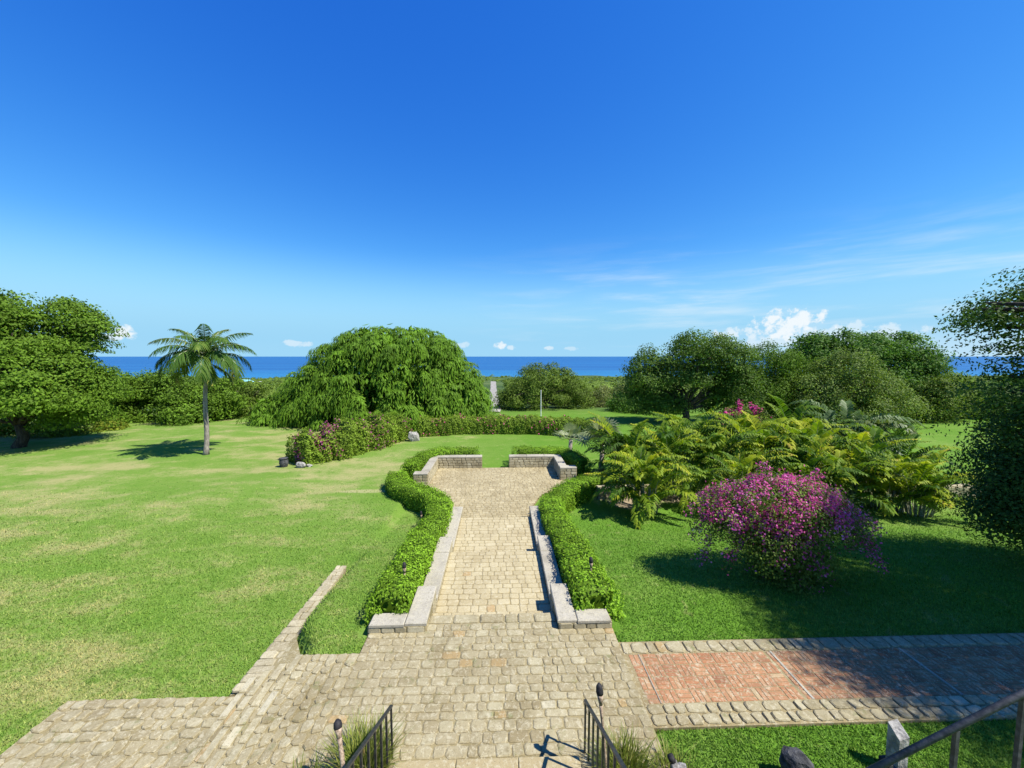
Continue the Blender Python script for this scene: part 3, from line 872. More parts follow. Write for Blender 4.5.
hedge([(-5.2, 21.7, -.2, .5), (-5.1, 23.2, -.1, .6), (-4.4, 24.7, -.02, .6), (-2.8, 25.0, .0, .6), (-1.45, 25.0, -.02, .55)],
      'short clipped hedge behind the low wall at the left back of the landing', 3)
hedge([(.85, 25.0, -.02, .55), (2.4, 25.0, .0, .6), (3.9, 24.9, 0, .6), (4.75, 23.8, -.1, .6), (5.0, 22.6, -.2, .5)],
      'short clipped hedge behind the low wall at the right back of the landing', 4)

def flower_hedge(pts, label, seed, pink, mat='leaf_boug', bl='blossom_pink', zone=None, **kw):
    rng = np.random.default_rng(seed)
    V, F, T, C = hedge_geo(pts, rng, **dict(dict(dens=150, leaf=.14, lump=.30, power=.6), **kw))
    o = thing('flowering_hedge', (pts[0][0], pts[0][1], float(gz(pts[0][0], pts[0][1]))), label, 'hedge')
    mesh_np('foliage', V, F, M[mat], o, T)
    clus = np.sin(C[:, 0] * 1.3 + seed) * np.sin(C[:, 1] * 1.1 + 2 * seed) + .5 * np.sin(C[:, 0] * 3.1 + C[:, 2] * 2)
    p = pink * np.clip(clus + .35, 0, 1.4)
    if zone is not None: p = p * zone(C)
    B = C[rng.random(len(C)) < p]
    B = B + rng.normal(size=B.shape) * .05
    Vb, Fb = leaf_quads(B, rng.normal(size=B.shape) * .6 + np.array([0, -.4, .7]), .15, .13, rng)
    mesh_np('blossom', Vb, Fb, M[bl], o, rng.random(len(B)))
flower_hedge([(-13.7, 25.9, .55, 1.5), (-12.2, 27.6, .95, 1.6), (-10.9, 29.6, 1.0, 1.5), (-9.7, 32.0, .9, 1.4), (-9.1, 34.0, .7, 1.2)],
             'loose bougainvillea hedge with dull purple flowers before the weeping tree', 11, .40, 'leaf_farhedge', 'blossom_dull', lambda C: np.where(C[:, 0] < -11.6, 1.5, .35))
flower_hedge([(-7.4, 34.9, .45, 1.0), (-3.5, 35.6, .4, 1.0), (0, 35.7, .4, 1.0), (3.5, 35.2, .4, 1.0), (6.6, 34.1, .4, 1.0), (8.2, 33.0, .4, .9)],
             'long low hedge with a few pink flowers closing the far edge of the lawn', 12, .05, 'leaf_farhedge', 'blossom_pink', dens=190, leaf=.12, lump=.10, power=.45)

# ------------------------------------------------------------------ trees and shrubs behind the lawn
def T(name, tpx, D, lobes, label, **kw):
    return tree(name, gp(tpx, D), [lobe(*l) for l in lobes], label, **kw)

T('shade_tree', 15, 31.3, [(-28, 335, 30, 44, 40), (4, 306, 31, 26, 17), (22, 340, 31, 36, 30), (62, 312, 33, 28, 16), (88, 324, 33, 15, 12), (72, 340, 33, 26, 14), (44, 382, 31, 50, 34), (86, 392, 33, 28, 32), (-20, 396, 31, 42, 34), (30, 398, 30, 40, 18), (76, 408, 33, 26, 20)],
  'big spreading shade tree at the left edge with a dark trunk', mat='leaf_left', bark='bark_dark', trunk_r=.36, fork=.28, clumps=400, per=190, leaf=.23, clump_r=1.45, seed=3, flat=.26, bottom=-.5, inner=.2)
bgl = 'trees along the left edge of the lawn'
T('bushy_tree', 92, 44, [(75, 408, 44, 30, 30), (105, 402, 43, 28, 28), (116, 383, 43, 22, 17)], 'bushy green tree just right of the big shade tree, rising to the sea line', group=bgl, mat='leaf_mid', trunk_r=.2, clumps=150, per=96, leaf=0.266, seed=11, bottom=-.9)
T('bushy_tree', 142, 45, [(140, 405, 45, 26, 30), (152, 386, 45, 22, 17), (128, 420, 44, 20, 16)], 'bushy tree left of the lone palm, second from the shade tree', group=bgl, mat='leaf_left', trunk_r=.2, clumps=130, per=96, leaf=0.266, seed=12, bottom=-.9)
T('bushy_tree', 172, 44, [(174, 402, 44, 26, 32), (166, 382, 45, 20, 15), (188, 410, 43, 24, 22)], 'bushy tree with a short bare trunk showing just left of the lone palm', group=bgl, mat='leaf_mid', trunk_r=.24, clumps=130, per=96, leaf=0.266, seed=13, bottom=-.7)
T('bushy_tree', 215, 46, [(212, 408, 46, 26, 26), (226, 392, 46, 20, 18), (202, 392, 46, 20, 18)], 'low bushy tree directly behind the trunk of the lone palm', group=bgl, mat='leaf_left', trunk_r=.2, clumps=120, per=96, leaf=0.266, seed=14, bottom=-.9)
T('bushy_tree', 245, 50, [(242, 404, 50, 22, 24), (258, 400, 50, 18, 20)], 'low olive bushy tree between the lone palm and the weeping tree', group=bgl, mat='leaf_olive', trunk_r=.2, clumps=90, per=96, leaf=0.266, seed=15, bottom=-.9)
T('bushy_tree', -40, 36.5, [(-30, 416, 36, 44, 22), (8, 420, 36.5, 32, 18), (48, 424, 36, 28, 14), (78, 426, 37, 18, 11)], 'low bushes in shade behind the trunk of the big shade tree', cat='bush', group=bgl, mat='leaf_olive', trunk_r=.15, clumps=130, per=87, leaf=0.252, seed=16, bottom=-.9)
T('bushy_tree', 118, 39, [(112, 428, 39, 16, 10), (95, 432, 39, 12, 8)], 'yellowish low bush at the lawn edge beside the shade tree shadow', cat='bush', group=bgl, mat='leaf_yellowgreen', trunk_r=.08, clumps=50, per=78, leaf=0.222, clump_r=.7, seed=17, bottom=-.9)

def weeping_tree(base, domes, label, seed):
    rng = np.random.default_rng(seed)
    base = np.asarray(base, float)
    o = thing('weeping_tree', base, label, 'tree')
    Cs, Ns, Ds, Ts = [], [], [], []
    domes = np.asarray(domes, float)
    pr = domes[:, 3] * domes[:, 5]; pr /= pr.sum()
    nU = 760
    for _ in range(nU):
        k = rng.choice(len(domes), p=pr); dm = domes[k]
        d = rng.normal(size=3); d /= np.linalg.norm(d)
        if d[2] < -.15: d[2] = -d[2]
        if d[1] > .45 and rng.random() < .6: d[1] = -d[1]
        c = dm[:3] + d * dm[3:6] * rng.uniform(.86, 1.04)
        # outside the other domes only
        ins = [(((c - e[:3]) / e[3:6]) ** 2).sum() < .72 for i, e in enumerate(domes) if i != k]
        if any(ins) and rng.random() < .85: continue
        n = int(rng.uniform(110, 190)); r = rng.uniform(.55, 1.1); hang = rng.uniform(1.3, 2.7)
        th = rng.random(n) * 2 * math.pi
        # strands spread to the outside of the dome
        od = np.array([d[0], d[1]]); 
        tt = rng.random(n) ** .8
        rad = r * (1 - (1 - tt) ** 2)
        p = np.stack([np.cos(th) * rad + od[0] * rad * .9, np.sin(th) * rad + od[1] * rad * .9, .35 * np.sin(tt * 2.2) - hang * tt ** 2], 1)
        p += rng.normal(size=p.shape) * .07
        Cs.append(c + p)
        rd = np.stack([np.cos(th), np.sin(th), np.zeros(n)], 1) + np.array([d[0], d[1], 0]) * .8
        Ns.append(rd * (tt[:, None] * .9 + .15) + np.array([0, 0, 1]) * (1.1 - tt[:, None]) + rng.normal(size=p.shape) * .2)
        Ds.append(np.stack([np.cos(th) * (1 - tt) * .6 + rng.normal(size=n) * .15, np.sin(th) * (1 - tt) * .6 + rng.normal(size=n) * .15, -.25 - tt], 1))
        Ts.append(np.clip(rng.normal(.5, .12) + rng.normal(0, .13, n), 0, 1))
    C = np.concatenate(Cs); N = np.concatenate(Ns); Dd = np.concatenate(Ds); Tt = np.concatenate(Ts)
    keep = C[:, 2] > gz(C[:, 0], C[:, 1]) + .1
    C, N, Dd, Tt = C[keep], N[keep], Dd[keep], Tt[keep]
    # inner leaves
    Ci, Ni, Ti = crown_points([tuple(d[:3]) + tuple(d[3:6] * .88) for d in domes], 520, 60, 1.5, rng, .6, -.3, .45)
    C = np.concatenate([C, Ci]); N = np.concatenate([N, Ni]); Tt = np.concatenate([Tt, Ti]); n_out = len(C) - len(Ci); Dd = np.concatenate([Dd, np.tile([0, 0, -1.0], (len(Ci), 1)) + rng.normal(size=Ci.shape) * .2])
    big_ = np.where(np.arange(len(C)) < n_out, 1.0, 1.7)
    V, F = leaf_quads(C, N, .46 * big_ * rng.uniform(.7, 1.3, len(C)), .115 * big_ ** 2 * rng.uniform(.8, 1.3, len(C)), rng, Dd)
    mesh_np('crown', V, F, M['leaf_weep'], o, Tt)
    mb = MB()
    top = base + np.array([0, 0, 4.0])
    mb.tube([base - np.array([0, 0, .3]), base + np.array([0, 0, .4]), base + np.array([.15, 0, 2]), top], [.9, .65, .5, .45], 10)
    for d in domes:
        for _ in range(4):
            e = rng.normal(size=3); e /= np.linalg.norm(e); e[2] = abs(e[2])
            limb(mb, top, d[:3] + e * d[3:6] * .75, .25, .05, rng)
    mb.build('trunk', M['bark'], o, True)
weeping_tree(gp(385, 45), [np.array(lobe(388, 425, 45, 92, 95, .8)), np.array(lobe(443, 415, 44, 42, 70, .9)), np.array(lobe(325, 425, 44, 50, 62, .8)), np.array(lobe(282, 428, 43, 27, 36, .9)), np.array(lobe(462, 425, 42, 24, 50, .9)), np.array(lobe(398, 352, 45, 62, 25, .9))],
             'huge domed weeping tree with drooping green strands above the flowering hedge', 5)

T('round_tree', 545, 58, [(545, 388, 58, 36, 25), (522, 397, 57, 22, 19), (572, 398, 58, 22, 18), (545, 374, 58, 22, 11), (510, 402, 56, 12, 14)], 'rounded green tree standing against the sea behind the far hedge', mat='leaf_olive', trunk_r=.35, fork=.3, clumps=330, per=96, leaf=0.252, seed=21, bottom=-.6)
T('round_tree', 610, 62, [(608, 400, 62, 18, 16), (625, 396, 64, 14, 14), (592, 404, 62, 12, 12)], 'greyish feathery tree between the rounded sea tree and the tall dark tree', mat='leaf_grey', trunk_r=.2, clumps=120, per=87, leaf=0.252, seed=22, bottom=-.8)
T('round_tree', 478, 62, [(474, 400, 62, 12, 14)], 'small bushy tree showing between the weeping tree and the pale track', mat='leaf_mid', trunk_r=.2, clumps=70, per=87, leaf=0.252, seed=23, bottom=-.8)
T('round_tree', 512, 75, [(512, 396, 75, 9, 11), (518, 392, 78, 8, 8)], 'small tree at the right side of the pale track', mat='leaf_olive', trunk_r=.2, clumps=60, per=87, leaf=0.296, seed=24, bottom=-.8)

T('broad_tree', 684, 40, [(652, 373, 41, 26, 27), (700, 347, 40, 34, 17), (724, 362, 40, 30, 24), (690, 372, 41, 34, 28), (738, 386, 40, 24, 24), (640, 392, 42, 18, 22), (664, 400, 42, 24, 16), (720, 402, 41, 24, 16)], 'tall dark tree with a forked trunk on the far lawn right of the sea view', mat='leaf_oak', bark='bark_dark', trunk_r=.38, fork=.34, clumps=560, per=90, leaf=.23, clump_r=1.15, seed=31, bottom=-.5, flat=.42)
T('broad_tree', 660, 50, [(648, 405, 50, 24, 16), (676, 404, 50, 24, 14), (625, 405, 52, 18, 15)], 'low dark bushy tree in shade behind the forked trunk', mat='leaf_dark', trunk_r=.2, clumps=150, per=90, leaf=.26, seed=37, bottom=-.9)
T('broad_tree', 772, 43, [(770, 360, 43, 26, 18), (765, 390, 43, 30, 28), (790, 378, 43, 24, 26), (748, 402, 43, 22, 20), (785, 408, 42, 26, 20)], 'lighter fine leaved round tree between two darker trees', mat='leaf_mid', trunk_r=.25, clumps=400, per=100, leaf=.19, clump_r=1.0, seed=32, bottom=-.9)
T('broad_tree', 868, 47, [(848, 350, 47, 50, 20), (892, 354, 47, 42, 22), (920, 380, 46, 32, 34), (812, 360, 47, 30, 28), (868, 385, 47, 56, 36), (806, 398, 46, 28, 28), (928, 406, 45, 26, 22), (945, 392, 46, 16, 20)], 'wide dark green tree, largest of the right background, with layered leaves', mat='leaf_dark', bark='bark_dark', trunk_r=.5, fork=.3, clumps=620, per=110, leaf=.32, clump_r=1.55, seed=33, flat=.32, bottom=-.5)
T('broad_tree', 842, 39, [(846, 376, 39, 38, 26), (818, 394, 39, 26, 26), (876, 394, 39, 30, 26), (850, 408, 38.5, 46, 20), (900, 410, 39, 24, 16)], 'pale flecked leafy tree in front of the widest dark tree', mat='leaf_pale', trunk_r=.22, clumps=420, per=90, leaf=.21, clump_r=1.0, seed=34, bottom=-.8)
T('broad_tree', 932, 41, [(935, 402, 41, 24, 26), (912, 412, 41, 20, 16), (955, 398, 42, 20, 26)], 'yellowish green tree at the right end of the background trees', mat='leaf_olive', trunk_r=.2, clumps=220, per=90, leaf=.23, seed=35, bottom=-.6)
T('broad_tree', 985, 44, [(975, 408, 44, 34, 26), (1010, 400, 44, 30, 28)], 'shaded tree behind the right lawn beside the nearest tree', mat='leaf_dark', trunk_r=.3, clumps=220, per=80, leaf=.26, seed=36, bottom=-.6)

# the near tree at the right that shades the lawn and the brick path
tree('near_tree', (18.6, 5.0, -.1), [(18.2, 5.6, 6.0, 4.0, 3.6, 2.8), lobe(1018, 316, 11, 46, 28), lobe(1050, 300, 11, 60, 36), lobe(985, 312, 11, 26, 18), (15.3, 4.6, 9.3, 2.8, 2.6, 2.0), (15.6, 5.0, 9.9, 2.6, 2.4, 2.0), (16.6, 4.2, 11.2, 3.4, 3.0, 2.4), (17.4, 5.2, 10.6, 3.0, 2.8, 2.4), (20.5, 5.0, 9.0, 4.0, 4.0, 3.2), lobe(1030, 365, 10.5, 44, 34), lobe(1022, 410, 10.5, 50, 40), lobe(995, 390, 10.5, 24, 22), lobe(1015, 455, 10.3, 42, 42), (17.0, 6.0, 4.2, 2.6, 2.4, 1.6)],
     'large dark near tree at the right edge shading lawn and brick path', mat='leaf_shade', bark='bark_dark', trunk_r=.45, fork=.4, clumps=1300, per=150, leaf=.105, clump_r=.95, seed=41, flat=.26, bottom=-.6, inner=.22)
q_ = at(1060, 500, 10.3)
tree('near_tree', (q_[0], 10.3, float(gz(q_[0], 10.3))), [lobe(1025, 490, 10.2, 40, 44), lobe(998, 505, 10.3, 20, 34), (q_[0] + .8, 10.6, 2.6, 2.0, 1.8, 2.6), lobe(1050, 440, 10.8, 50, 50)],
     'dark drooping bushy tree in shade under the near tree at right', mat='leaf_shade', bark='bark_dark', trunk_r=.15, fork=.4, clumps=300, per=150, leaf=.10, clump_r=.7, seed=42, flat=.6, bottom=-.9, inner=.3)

# ------------------------------------------------------------------ palms
def frond_geo(base, az, el0, length, curl, nl, ll, lw, rng, tint, droop=.5, keel=.35):
    """returns leaflet verts (n,6,3), tints, rachis points"""
    k = 12
    pts = [np.array(base, float)]; e = el0
    for i in range(k):
        t = i / (k - 1)
        e = el0 - curl * (t ** 1.3)
        dv = np.array([math.cos(e) * math.sin(az), math.cos(e) * math.cos(az), math.sin(e)])
        pts.append(pts[-1] + dv * length / k)
    pts = np.array(pts)
    tl = np.linspace(.16, 1.0, nl)
    f = np.arange(k + 1) / k
    P = np.stack([np.interp(tl, f, pts[:, i]) for i in range(3)], 1)
    Td = np.gradient(P, axis=0); Td = unit(Td)
    side0 = np.array([math.cos(az), -math.sin(az), 0.0])
    upv = unit(np.cross(side0[None], Td)); upv = np.where(upv[:, 2:3] < 0, -upv, upv)
    out, tints = [], []
    for sg in (-1, 1):
        n = nl
        d = Td * (.75 + .5 * tl[:, None]) + side0 * sg + upv * keel + rng.normal(size=(n, 3)) * .15
        d = unit(d)
        L = ll * (np.sin(np.clip(tl * 1.05, 0, 1) * math.pi * .82 + .35)) * rng.uniform(.85, 1.12, n)
        L = np.maximum(L, ll * .25)
        g = np.array([0, 0, -1.0])
        mid = P + d * L[:, None] * .5 + g * (L * droop * .13)[:, None]
        tip = P + d * L[:, None] * .92 + g * (L * droop * .60)[:, None]
        wv = unit(np.cross(d, upv)) * lw / 2
        out.append(np.stack([P - wv * .5, P + wv * .5, mid + wv, mid - wv, tip + wv * .12, tip - wv * .12], 1))
        tints.append(np.clip(tint + rng.normal(0, .07, n) + (tl > .9) * .1, 0, 1))
    return np.concatenate(out), np.concatenate(tints), pts

def fronds_mesh(name, G, TT, mat, parent):
    G = np.concatenate(G); TT = np.concatenate(TT); n = len(G)
    b = np.arange(n)[:, None] * 6
    F = np.concatenate([b + np.array([0, 1, 2, 3]), b + np.array([3, 2, 4, 5])])
    return mesh_np(name, G.reshape(-1, 3), F, M[mat], parent, np.concatenate([TT, TT]))

def areca(x, y, label, size=2.2, nf=30, seed=1, mat='frond', spread=.55, tmean=.5, z=None, curl=(.8, 2.0), el=(1.1, 1.55), nl=22, group='feathery palm clumps in the bed', name='cane_palm'):
    rng = np.random.default_rng(seed)
    zb = float(gz(x, y)) if z is None else z
    o = thing(name, (x, y, zb), label, 'palm', group)
    G, TT = [], []; mb = MB()
    for i in range(nf):
        az = rng.random() * 2 * math.pi; r = spread * math.sqrt(rng.random())
        bx, by = x + math.sin(az) * r, y + math.cos(az) * r
        h = size * rng.uniform(.05, .55) * (1 - .3 * r / spread)
        lean = np.array([math.sin(az), math.cos(az)]) * h * .22
        b = (bx + lean[0], by + lean[1], zb + h)
        e0 = rng.uniform(*el) - .35 * (h < size * .15)
        g, t, pts = frond_geo(b, az + rng.normal(0, .5), e0, size * rng.uniform(.65, 1.0), rng.uniform(*curl), nl, size * .29, size * .034, rng, np.clip(rng.normal(tmean, .25), .03, .82), 1.1, 1.05)
        G.append(g); TT.append(t)
        mb.tube([(bx, by, zb - .05), b], [.03, .022], 5, False)
        mb.tube(pts[::2], [.018 * (1 - .8 * q / 6) for q in range(len(pts[::2]))], 4, False)
    fronds_mesh('frond', G, TT, mat, o)
    mb.build('cane', M['cane'], o, True)
    return o

def wp(px, py, z=-1.1):
    d = FW + RT * (px - 512) / FPX - UPV * (py - 384) / FPX
    p = np.array([0, 0, CAMH]) + d * ((z - CAMH) / d[2]); return p[0], p[1]

AP = [  # px of the base, distance, size, fronds, tint, label
    (648, 17.2, 2.1, 46, .52, 'yellow green cane palm at the left front of the bed beside the hedge end'),
    (700, 18.3, 1.7, 32, .45, 'small cane palm just left of the bougainvillea bush crown'),
    (748, 18.2, 2.0, 34, .52, 'cane palm close behind the crown of the purple bush'),
    (800, 18.0, 2.2, 34, .50, 'cane palm close behind the right shoulder of the purple bush'),
    (846, 17.7, 2.1, 38, .55, 'low arching cane palm third from the right end of the front row'),
    (893, 17.0, 1.9, 38, .60, 'bright arching cane palm second from the right end of the front row'),
    (926, 16.3, 2.0, 44, .60, 'rightmost low yellow green cane palm beside the dark tree'),
    (628, 21.5, 2.6, 36, .46, 'cane palm behind the leftmost front clump, beside the pale fan palm'),
    (668, 20.8, 2.4, 36, .55, 'cane palm right behind the low wall, second clump from the left'),
    (712, 21.2, 2.6, 36, .50, 'taller cane palm in the middle row below the forked tree'),
    (762, 21.4, 2.7, 38, .58, 'bright yellow green cane palm directly above the purple bush'),
    (812, 21.0, 2.6, 36, .46, 'broad cane palm in the middle row left of the drooping dark palm'),
    (862, 20.6, 2.4, 34, .48, 'cane palm in the middle row below the drooping dark palm'),
    (903, 20.2, 2.0, 30, .44, 'dull green cane palm behind the right end of the bed'),
    (690, 25.0, 2.8, 30, .40, 'dull green cane palm far back left of the bed'),
    (742, 25.4, 2.7, 30, .42, 'dull green cane palm far back in the centre of the bed'),
    (792, 25.2, 2.8, 30, .46, 'dull green cane palm far back, left of the pale upright palm'),
    (885, 24.0, 2.3, 28, .36, 'dull green cane palm with dry stems in the right back of the bed'),
]
for i, (px_, D_, s_, nf, tm, lab) in enumerate(AP):
    q_ = at(px_, 400, D_)
    areca(float(q_[0]), D_, lab, s_ * 1.3, int(nf * 1.05), 100 + i, 'frond', .5, tm - .08)
# broad drooping palm and pale fan palms
areca(float(at(850, 400, 26.5)[0]), 26.5, 'dark drooping palm with long arched fronds at the back of the bed', 4.2, 30, 140, 'frond_dark', .5, .5, None, (1.6, 2.5), (.9, 1.45), 34, None, 'drooping_palm')
areca(float(at(818, 400, 26.5)[0]), 26.5, 'upright green palm standing left of the dark drooping palm', 3.0, 18, 141, 'frond_dark', .4, .25, None, (1.2, 2.2), (.9, 1.5), 28, None, 'drooping_palm')

def fan_palm(x, y, label, h, r, n, seed):
    rng = np.random.default_rng(seed); zb = float(gz(x, y))
    o = thing('fan_palm', (x, y, zb), label, 'palm')
    V, F, Tt = [], [], []; mb = MB(); st_ = MB()
    st_.tube([(x, y, zb - .1), (x, y, zb + .3), (x + .05, y, zb + h)], [.2, .15, .13], 8)
    for i in range(n):
        az = i * 2.4 + rng.normal(0, .2); el_ = rng.uniform(.0, 1.35)
        d = np.array([math.cos(el_) * math.sin(az), math.cos(el_) * math.cos(az), math.sin(el_)])
        b = np.array([x, y, zb + h]); c = b + d * r * .75
        mb.tube([b, b + d * r * .4 + np.array([0, 0, .05]), c], [.022, .018, .014], 5)
        s_ = np.cross(d, [0, 0, 1]); s_ /= np.linalg.norm(s_); u = np.cross(s_, d)
        tn = np.clip(rng.normal(.45, .2), 0, 1)
        for a in np.linspace(-2.1, 2.1, 17):
            dr = d * math.cos(a) + s_ * math.sin(a) + u * (.25 - .1 * abs(a)); L = r * .7 * (1 - .10 * abs(a))
            wv = np.cross(dr, u); wv = wv / np.linalg.norm(wv) * r * .035
            k = len(V)
            m = c + dr * L * .6; e = c + dr * L + np.array([0, 0, -L * .22])
            V += [c - wv * .3, c + wv * .3, m + wv, m - wv, e + wv * .1, e - wv * .1]; F += [(k, k + 1, k + 2, k + 3), (k + 3, k + 2, k + 4, k + 5)]; Tt += [tn, tn]
    mesh_np('frond', V, np.array(F), M['frond_pale'], o, Tt)
    mb.build('leaf_stalk', M['cane'], o, True); st_.build('trunk', M['palm_bark'], o, True)
fan_palm(6.3, 23.4, 'silvery fan palm standing at the back left of the palm bed', 1.6, 1.45, 18, 7)
fan_palm(4.9, 26.5, 'smaller pale fan palm by the right end of the far hedge', 1.3, 1.0, 12, 8)

# lone palm on the left lawn
pb = np.array([-21.44, 28.3, float(gz(-21.44, 28.3))])
o = thing('feather_palm', pb, 'lone palm with a slim grey trunk and arching fronds on the left lawn', 'palm')
ptop = at(206, 360, 28.3)
mb = MB()
n = 16
mb.tube([pb + (ptop - pb) * (i / n) + np.array([.06 * math.sin(i * .5), 0, -.15 if i == 0 else 0]) for i in range(n + 1)], [.24 if i == 0 else .165 - .045 * i / n + (.010 if i % 2 else 0) for i in range(n + 1)], 10)
mb.build('trunk', M['palm_bark'], o, True)
mb = MB(); mb.tube([ptop - np.array([0, 0, 1.3]), ptop - np.array([0, 0, .5]), ptop + np.array([0, 0, .25])], [.125, .16, .08], 9)
mb.build('crown_shaft', M['cane'], o, True)
rng = np.random.default_rng(77); G, TT = [], []; mb = MB()
for i in range(24):
    az = i * 2.399 + rng.normal(0, .15); e0 = 1.34 - 1.12 * (i / 23) + rng.normal(0, .08)
    tn = .45 + rng.normal(0, .14) + (.5 if i in (21, 23) else 0)
    g, t, pts = frond_geo(ptop + np.array([0, 0, .1]), az, e0, rng.uniform(3.2, 3.9), 1.05 + .9 * (i / 23) + rng.uniform(0, .4), 50, .95, .07, rng, float(np.clip(tn, 0, 1)), 1.3, .2)
    G.append(g); TT.append(t); mb.tube(pts[::2], [.045 * (1 - .85 * q / 6) for q in range(len(pts[::2]))], 5)
for i in range(5):
    az = rng.random() * 6.28; g, t, pts = frond_geo(ptop - np.array([0, 0, .2]), az, -.35, 2.2, 1.0, 34, .7, .07, rng, .85 if i < 3 else .5, .9, .2)
    G.append(g); TT.append(t); mb.tube(pts[::2], [.035] * len(pts[::2]), 5)
fronds_mesh('frond', G, TT, 'frond_palm', o); mb.build('frond_stalk', M['cane'], o, True)

# ------------------------------------------------------------------ bougainvillea bushes
def bougainvillea(base, lobes, label, seed, clumps, per, sprays, leaf=.06, bl='blossom', pink=.6, low=0.0, clump_r=.33):
    rng = np.random.default_rng(seed); base = np.asarray(base, float)
    o = thing('flowering_bush', base, label, 'bush')
    C, N, Tt = crown_points(lobes, clumps, per, clump_r, rng, .6, -.75, .35)
    V, F = leaf_quads(C, N, leaf * rng.uniform(.7, 1.3, len(C)), leaf * .65, rng)
    fol = [(V, F, Tt)]
    B, BN, BT = crown_points(lobes, int(clumps * pink), int(per * .9), clump_r * .55, rng, .8, -.25, 0.03)
    lo_ = min(l[2] - l[5] for l in lobes); hi_ = max(l[2] + l[5] for l in lobes)
    keep = rng.random(len(B)) < np.clip(((B[:, 2] - lo_) / (hi_ - lo_) - low) * 3.0, .04, 1)
    B, BN, BT = B[keep], BN[keep], BT[keep]
    mb = MB()
    SB, SL = [], []
    for (tip, src, arch, n) in sprays:
        a = np.asarray(src, float); b = np.asarray(tip, float); m = (a + b) / 2 + np.array([0, 0, arch])
        tt = np.linspace(0, 1, 9); pts = [(1 - q) ** 2 * a + 2 * q * (1 - q) * m + q * q * b for q in tt]
        mb.tube(pts, [.016 * (1 - .7 * q) for q in tt], 5)
        q = rng.beta(2.2, 1.2, n)[:, None]; P = (1 - q) ** 2 * a + 2 * q * (1 - q) * m + q * q * b + rng.normal(size=(n, 3)) * .10
        isb = rng.random(n) < .5
        SB.append(P[isb]); SL.append(P[~isb])
    if SB:
        sb = np.concatenate(SB); B = np.concatenate([B, sb]); BN = np.concatenate([BN, rng.normal(size=sb.shape) + np.array([0, 0, .5])]); BT = np.concatenate([BT, rng.random(len(sb))])
        sl = np.concatenate(SL); V2, F2 = leaf_quads(sl, rng.normal(size=sl.shape) + np.array([0, 0, .5]), leaf, leaf * .65, rng)
        V = np.concatenate([V, V2]); F = np.concatenate([F, F2 + len(V) - len(V2)]); Tt = np.concatenate([Tt, rng.random(len(sl))])
    mesh_np('foliage', V, F, M['leaf_boug'], o, Tt)
    Vb, Fb = leaf_quads(B, BN, leaf * .95 * rng.uniform(.7, 1.3, len(B)), leaf * .85, rng)
    mesh_np('blossom', Vb, Fb, M[bl], o, BT)
    for l in lobes:
        for _ in range(3): limb(mb, base - np.array([0, 0, .1]) + rng.normal(size=3) * np.array([.15, .15, 0]), np.array(l[:3]) + rng.normal(size=3) * np.array(l[3:6]) * .4, .05, .012, rng, 5, .08, 5)
    mb.build('stem', M['bark'], o, True)
    return o
bc = np.array([7.75, 10.15, 0])
bl_ = [(7.75, 10.2, 1.85, 1.75, 1.4, .62), (6.45, 10.2, 1.65, .95, .9, .62), (9.15, 10.5, 1.5, 1.05, 1.0, .60), (7.4, 9.9, 2.3, 1.1, .95, .42), (8.4, 10.3, 2.15, .9, .9, .4), (8.1, 10.1, .8, 1.0, .85, .8), (7.3, 9.7, 1.1, .95, .8, .65), (8.2, 10.0, .0, .8, .7, .6), (7.6, 10.0, .3, .8, .7, .6)]
bougainvillea((7.8, 10.1, float(gz(7.8, 10.1))), bl_, 'big purple flowering bougainvillea bush on the right lawn', 9, 720, 70,
              [((5.55, 10.1, .35), (6.5, 10.1, 1.7), .75, 420), ((5.35, 10.3, .9), (6.6, 10.2, 1.9), .6, 300), ((5.9, 9.5, .5), (6.8, 9.8, 1.5), .5, 260), ((10.6, 10.4, .75), (9.0, 10.3, 1.7), .6, 420), ((10.75, 10.1, .0), (9.2, 10.2, 1.5), 1.1, 480), ((11.3, 10.8, .8), (9.3, 10.4, 1.6), .55, 300),
               ((10.2, 9.8, .5), (9.0, 10.0, 1.5), .5, 320), ((6.0, 10.6, 2.2), (6.9, 10.3, 1.9), .35, 240), ((9.6, 9.8, .7), (8.9, 10.0, 1.4), .4, 260), ((7.9, 9.0, .6), (7.8, 9.6, 1.6), .4, 260), ((7.0, 9.0, .8), (7.2, 9.6, 1.6), .4, 260), ((8.9, 10.3, 2.7), (8.5, 10.2, 2.2), .2, 160), ((7.2, 10.2, 2.95), (7.4, 10.1, 2.4), .2, 160)], .066, 'blossom', .58, .48, .46)
bougainvillea((*wp(715, 512, -1.0)[:2], -1.0), [(*wp(715, 505, -.6), -.3, .7, .5, .55)], 'small magenta bougainvillea tuft left of the big bush before the low wall', 13, 60, 40, [], .07, 'blossom', .5, .1)
p = at(745, 415, 27)
bougainvillea((p[0], p[1], float(gz(p[0], p[1]))), [(p[0], p[1], 1.0, 1.8, 1.4, 1.7), (p[0] - 1.1, p[1], .8, 1.2, 1, 1.4), (p[0] + 1.4, p[1], .5, 1.2, 1, 1.3)], 'sparse bush with hot pink flower clusters rising behind the palms', 14, 130, 45, [], .13, 'blossom_pink', .40, .35, .45)

